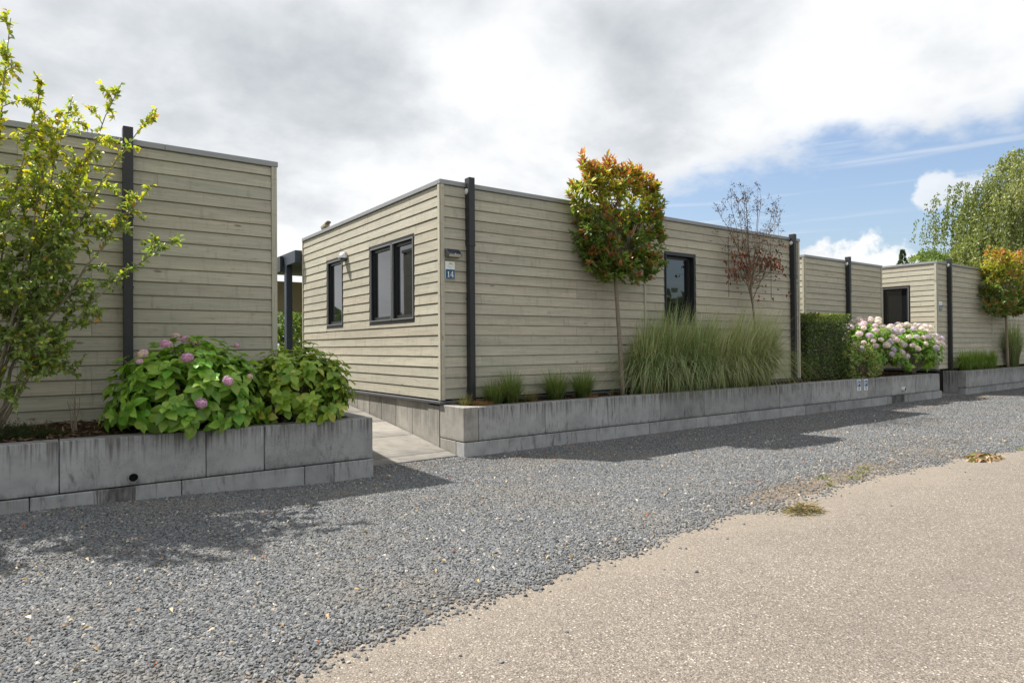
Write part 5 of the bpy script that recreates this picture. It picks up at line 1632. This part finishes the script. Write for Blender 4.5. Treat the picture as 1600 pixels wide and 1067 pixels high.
# ---- debris and litter
def pile(name, label, x, y, w, d, h, n, cols, kind):
    t = thing(name, label, 'debris', (x, y, 0.0))
    a = rng.uniform(0, 2 * math.pi, n); r = np.sqrt(rng.uniform(0, 1, n))
    P = np.stack([x + w * r * np.cos(a), y + d * r * np.sin(a), 0.008 + h * (1 - r ** 1.5) * rng.uniform(0.2, 1, n)], 1)
    D = rand_dirs(n); D[:, 2] *= 0.2; D = unit(D)
    C = pick(cols, n)
    if kind == 'straw': V, F, C = diamonds(P, D, rand_dirs(n), rng.uniform(.05, .13, n), rng.uniform(.004, .010, n), C)
    else: V, F, C = leaves(P, D, rand_dirs(n) * 0.7 + np.array([0, 0, 1.0]), rng.uniform(.06, .12, n), rng.uniform(.03, .055, n), C, 0.5, 0.5)
    np_obj('cuttings', V, F, M['dry'], t, C, (x, y, 0.0))
pile('weed_pile', 'clump of pulled yellowish weeds on the edge of the road', 5.27, 3.03, 0.20, 0.10, 0.085, 420, [(0.30, 0.23, 0.11), (0.20, 0.16, 0.08), (0.42, 0.34, 0.19), (0.13, 0.14, 0.05), (0.14, 0.09, 0.055)], 'straw')
pile('leaf_pile', 'small heap of dry brown leaves farther along the road edge', 9.42, 3.05, 0.34, 0.13, 0.07, 90, [(0.36, 0.24, 0.15), (0.28, 0.17, 0.10), (0.45, 0.33, 0.22), (0.20, 0.20, 0.08)], 'leaf')

n = 1100
x = rng.uniform(-0.6, 14, n) ** 1.0; y = rng.uniform(3.0, 6.9, n)
k = (y > edge_y(x) + 0.02) & ((x > 2.95) | (y < 6.6)) & (y < 7.0)
x, y = x[k], y[k]; n = len(x)
P = np.stack([x, y, ground_z(x, y) + 0.036 + rng.uniform(0, 0.010, n)], 1)
D = rand_dirs(n); D[:, 2] *= 0.3
L = rng.uniform(0.014, 0.042, n); sticks = rng.uniform(0, 1, n) < 0.3
W = np.where(sticks, 0.004, L * 0.55); L = np.where(sticks, L * 2.3, L)
V, F, C = leaves(P, D, rand_dirs(n) * 0.4 + np.array([0, 0, 1.0]), L, W, pick([(0.50, 0.36, 0.20), (0.42, 0.14, 0.06), (0.55, 0.46, 0.33), (0.30, 0.20, 0.12), (0.66, 0.62, 0.55)], n, [.35, .12, .25, .18, .10]), 0.4, 0.4)
tag(np_obj('leaf_litter', V, F, M['dry'], None, C), 'tiny dry leaves and twigs strewn over the gravel', 'litter', kind='stuff')
# small weeds in the bare patch
parts = []
for wx, wy, ws in ((6.7, 3.62, .05), (6.95, 3.45, .06), (7.35, 3.52, .05), (6.45, 3.40, .035), (7.6, 3.62, .04), (10.6, 3.0, .04)):
    m = 26
    P = np.stack([wx + rng.normal(0, ws, m), wy + rng.normal(0, ws * 0.7, m), np.full(m, 0.015)], 1)
    parts.append(leaves(P, rand_dirs(m) * np.array([1, 1, 0.3]) + np.array([0, 0, 0.5]), np.tile([0, 0, 1.0], (m, 1)), rng.uniform(.02, .045, m), .014, pick([(0.12, 0.17, 0.04), (0.20, 0.22, 0.07)], m)))
V, F, C = merge(parts)
tag(np_obj('weeds', V, F, M['leaf_soft'], None, C), 'tiny green weeds in the bare patch by the road', 'weeds', kind='stuff')

# ---- garden behind, seen through the gap
round_shrub('garden_shrub', 'leafy shrub seen through the gap behind the veranda post', 'shrub', (5.2, 19.0, 1.7), (1.4, 1.0, 1.5), 900, 0.13, [(0.10, 0.17, 0.03), (0.16, 0.24, 0.05), (0.07, 0.12, 0.03), (0.24, 0.26, 0.06)])
fb = thing('flower_bed', 'purple and yellow garden flowers seen through the gap', 'flowers', (3.9, 15.6, 0.3))
n = 1500
P = rng.uniform((3.3, 15.0, 0.35), (4.5, 16.2, 2.0), (n, 3)); P[:, 2] = 0.35 + (P[:, 2] - 0.35) * rng.uniform(0.2, 1, n)
V, F, C = leaves(P, rand_dirs(n), rand_dirs(n), rng.uniform(.05, .11, n), .05, pick([(0.13, 0.19, 0.04), (0.22, 0.25, 0.06), (0.16, 0.10, 0.30), (0.55, 0.42, 0.10), (0.40, 0.24, 0.10)], n, [.42, .24, .16, .10, .08]))
np_obj('foliage', V, F, M['leaf_soft'], fb, C, (3.9, 15.6, 0.3), kind='stuff')
mb = MB()
for i in range(40):
    mb.tube([(P[i][0], P[i][1], 0.0), tuple(P[i])], [0.006, 0.003], 4)
mb.build('stems', M['bark'], fb)['kind'] = 'stuff'

# ---- trees behind the far chalets
def weeping_tree(label, x, y, h, rad, z_low, nstrand, cols, leafL, group, seed_dir=0.9, name='weeping_tree', hang=(1.0, 3.2), limbs=46):
    t = thing(name, label, 'tree', (x, y, -0.05), group)
    mb = MB(); mb.tube(bez((x, y, -0.05), (x + .2, y, h * .4), (x, y, h * .93), 9), np.linspace(0.30, 0.03, 9), 8)
    mb.build('trunk', M['bark_pale'], t, smooth=True)
    mb = MB(); P, D, C = [], [], []
    nl = limbs
    for j in range(nl):
        u = ((j + rng.uniform(0.1, 0.9)) / nl) ** 0.75
        zz = z_low + (h - z_low) * u
        rr = rad * (1.06 - u ** 2.4) ** 0.5 * rng.uniform(0.45, 1.08) * (0.8 + 0.2 * min(1, u * 4))
        if u > 0.9: rr *= 0.55
        a = j * 2.4 + rng.uniform(-.5, .5)
        tip = np.array([x + rr * math.cos(a), y + rr * math.sin(a), zz])
        mb.tube(bez((x, y, zz * 0.55), (x * .5 + tip[0] * .5, y * .5 + tip[1] * .5, zz * 1.02), tip, 7), np.linspace(0.07, 0.012, 7), 5)
        lc = pick(cols, 1, None, 0.2)
        sp = rng.uniform(0.16, 0.30) * rad
        for k in range(nstrand // nl):
            w = rng.normal(0, sp, 2); q2 = (w ** 2).sum() / sp ** 2
            p = tip + np.array([w[0], w[1], 0.35 * sp - 0.30 * sp * q2])
            L = rng.uniform(*hang) * (0.45 if u > 0.88 else 1)
            m = int(L * 24) + 6
            sgt = rng.uniform(0, 1, m)
            out = np.array([math.cos(a), math.sin(a), 0])
            q = p + np.outer(np.sin(sgt * 1.5) * 0.25, out) + np.outer(-(sgt ** 1.15) * L, [0, 0, 1.0]) + rng.normal(0, 0.06, (m, 3))
            P.append(q); D.append(np.tile([0, 0, -1.0], (m, 1)) + rng.normal(0, 0.5, (m, 3)))
            C.append(np.tile(lc * rng.uniform(0.8, 1.2), (m, 1)) * (1 + rng.uniform(-.2, .2, (m, 1))))
    o = mb.build('branches', M['bark'], t); o['kind'] = 'stuff'
    P, D, C = map(np.concatenate, (P, D, C))
    V, F, C = diamonds(P, D, rand_dirs(len(P)), rng.uniform(.7, 1.3, len(P)) * leafL, leafL * 0.5, C)
    np_obj('crown', V, F, M['leaf'], t, C, (x, y, -0.05), kind='stuff')
BIRCH = [(0.17, 0.20, 0.075), (0.23, 0.25, 0.095), (0.29, 0.30, 0.12), (0.11, 0.14, 0.05)]
MAPLE = [(0.10, 0.15, 0.04), (0.14, 0.20, 0.05), (0.20, 0.26, 0.07)]
weeping_tree('large weeping birch rising behind chalet 15 at the right', 42.0, 11.0, 11.6, 4.3, 2.2, 2300, BIRCH, 0.15, 'trees beyond the chalets')
weeping_tree('lower bright weeping birch in front of the large one', 38.5, 12.3, 6.9, 2.3, 2.0, 1000, [(0.24, 0.27, 0.085), (0.31, 0.33, 0.11), (0.17, 0.20, 0.06)], 0.14, 'trees beyond the chalets', hang=(0.6, 1.8), limbs=26)
weeping_tree('darker leafy tree left of the weeping birches', 36.0, 13.9, 6.1, 1.4, 1.8, 900, MAPLE, 0.15, 'trees beyond the chalets', name='leafy_tree', hang=(0.2, 0.6), limbs=30)

def small_conifer(label, x, y, h, r):
    t = thing('conifer', label, 'tree', (x, y, -0.05), 'trees beyond the chalets')
    mb = MB(); mb.tube([(x, y, -0.05), (x, y, h)], [0.09, 0.01], 6); mb.build('trunk', M['bark'], t)
    n = 2600
    u = rng.uniform(0, 1, n) ** 0.7; a = rng.uniform(0, 2 * math.pi, n)
    rr = r * (1 - u) * (0.8 + 0.2 * np.sin(u * 60)) + 0.008
    P = np.stack([x + rr * np.cos(a) * rng.uniform(.3, 1, n), y + rr * np.sin(a) * rng.uniform(.3, 1, n), 0.8 + u * (h - 0.85)], 1)
    D = np.stack([np.cos(a), np.sin(a), np.full(n, 0.5)], 1) + rng.normal(0, .35, (n, 3))
    V, F, C = diamonds(P, D, rand_dirs(n), 0.12, 0.05, pick([(0.03, 0.06, 0.025), (0.05, 0.09, 0.035)], n))
    np_obj('crown', V, F, M['leaf_soft'], t, C, (x, y, -0.05), kind='stuff')
small_conifer('tiny conifer tip showing over the roof left of the birches', 33.2, 13.95, 5.95, 1.9)
weeping_tree('leafy treetop just peeping over the low wing roof', 26.0, 13.85, 4.72, 0.35, 2.6, 130, [(0.34, 0.36, 0.06), (0.22, 0.26, 0.05)], 0.09, 'trees beyond the chalets', name='leafy_tree', hang=(0.1, 0.35), limbs=13)

# ---- far belt of trees round the site
n = 22000
a = rng.uniform(0, 2 * math.pi, n); rad = rng.uniform(58, 72, n)
hmax = 5.0 + 4.5 * np.clip(-np.sin(a), 0, 1) + 1.6 * np.sin(a * 9) + 1.0 * np.sin(a * 23 + 1) + 0.6 * np.sin(a * 61)
P = np.stack([10 + rad * np.cos(a), 5 + rad * np.sin(a), rng.uniform(0, 1, n) ** 0.7 * hmax], 1)
V, F, C = diamonds(P, rand_dirs(n), rand_dirs(n), rng.uniform(.8, 1.7, n), .9, pick([(0.035, 0.06, 0.02), (0.06, 0.09, 0.03), (0.09, 0.12, 0.04)], n))
tag(np_obj('far_tree_belt', V, F, M['leaf_soft'], None, C), 'distant belt of trees around the site', 'woods', kind='stuff')
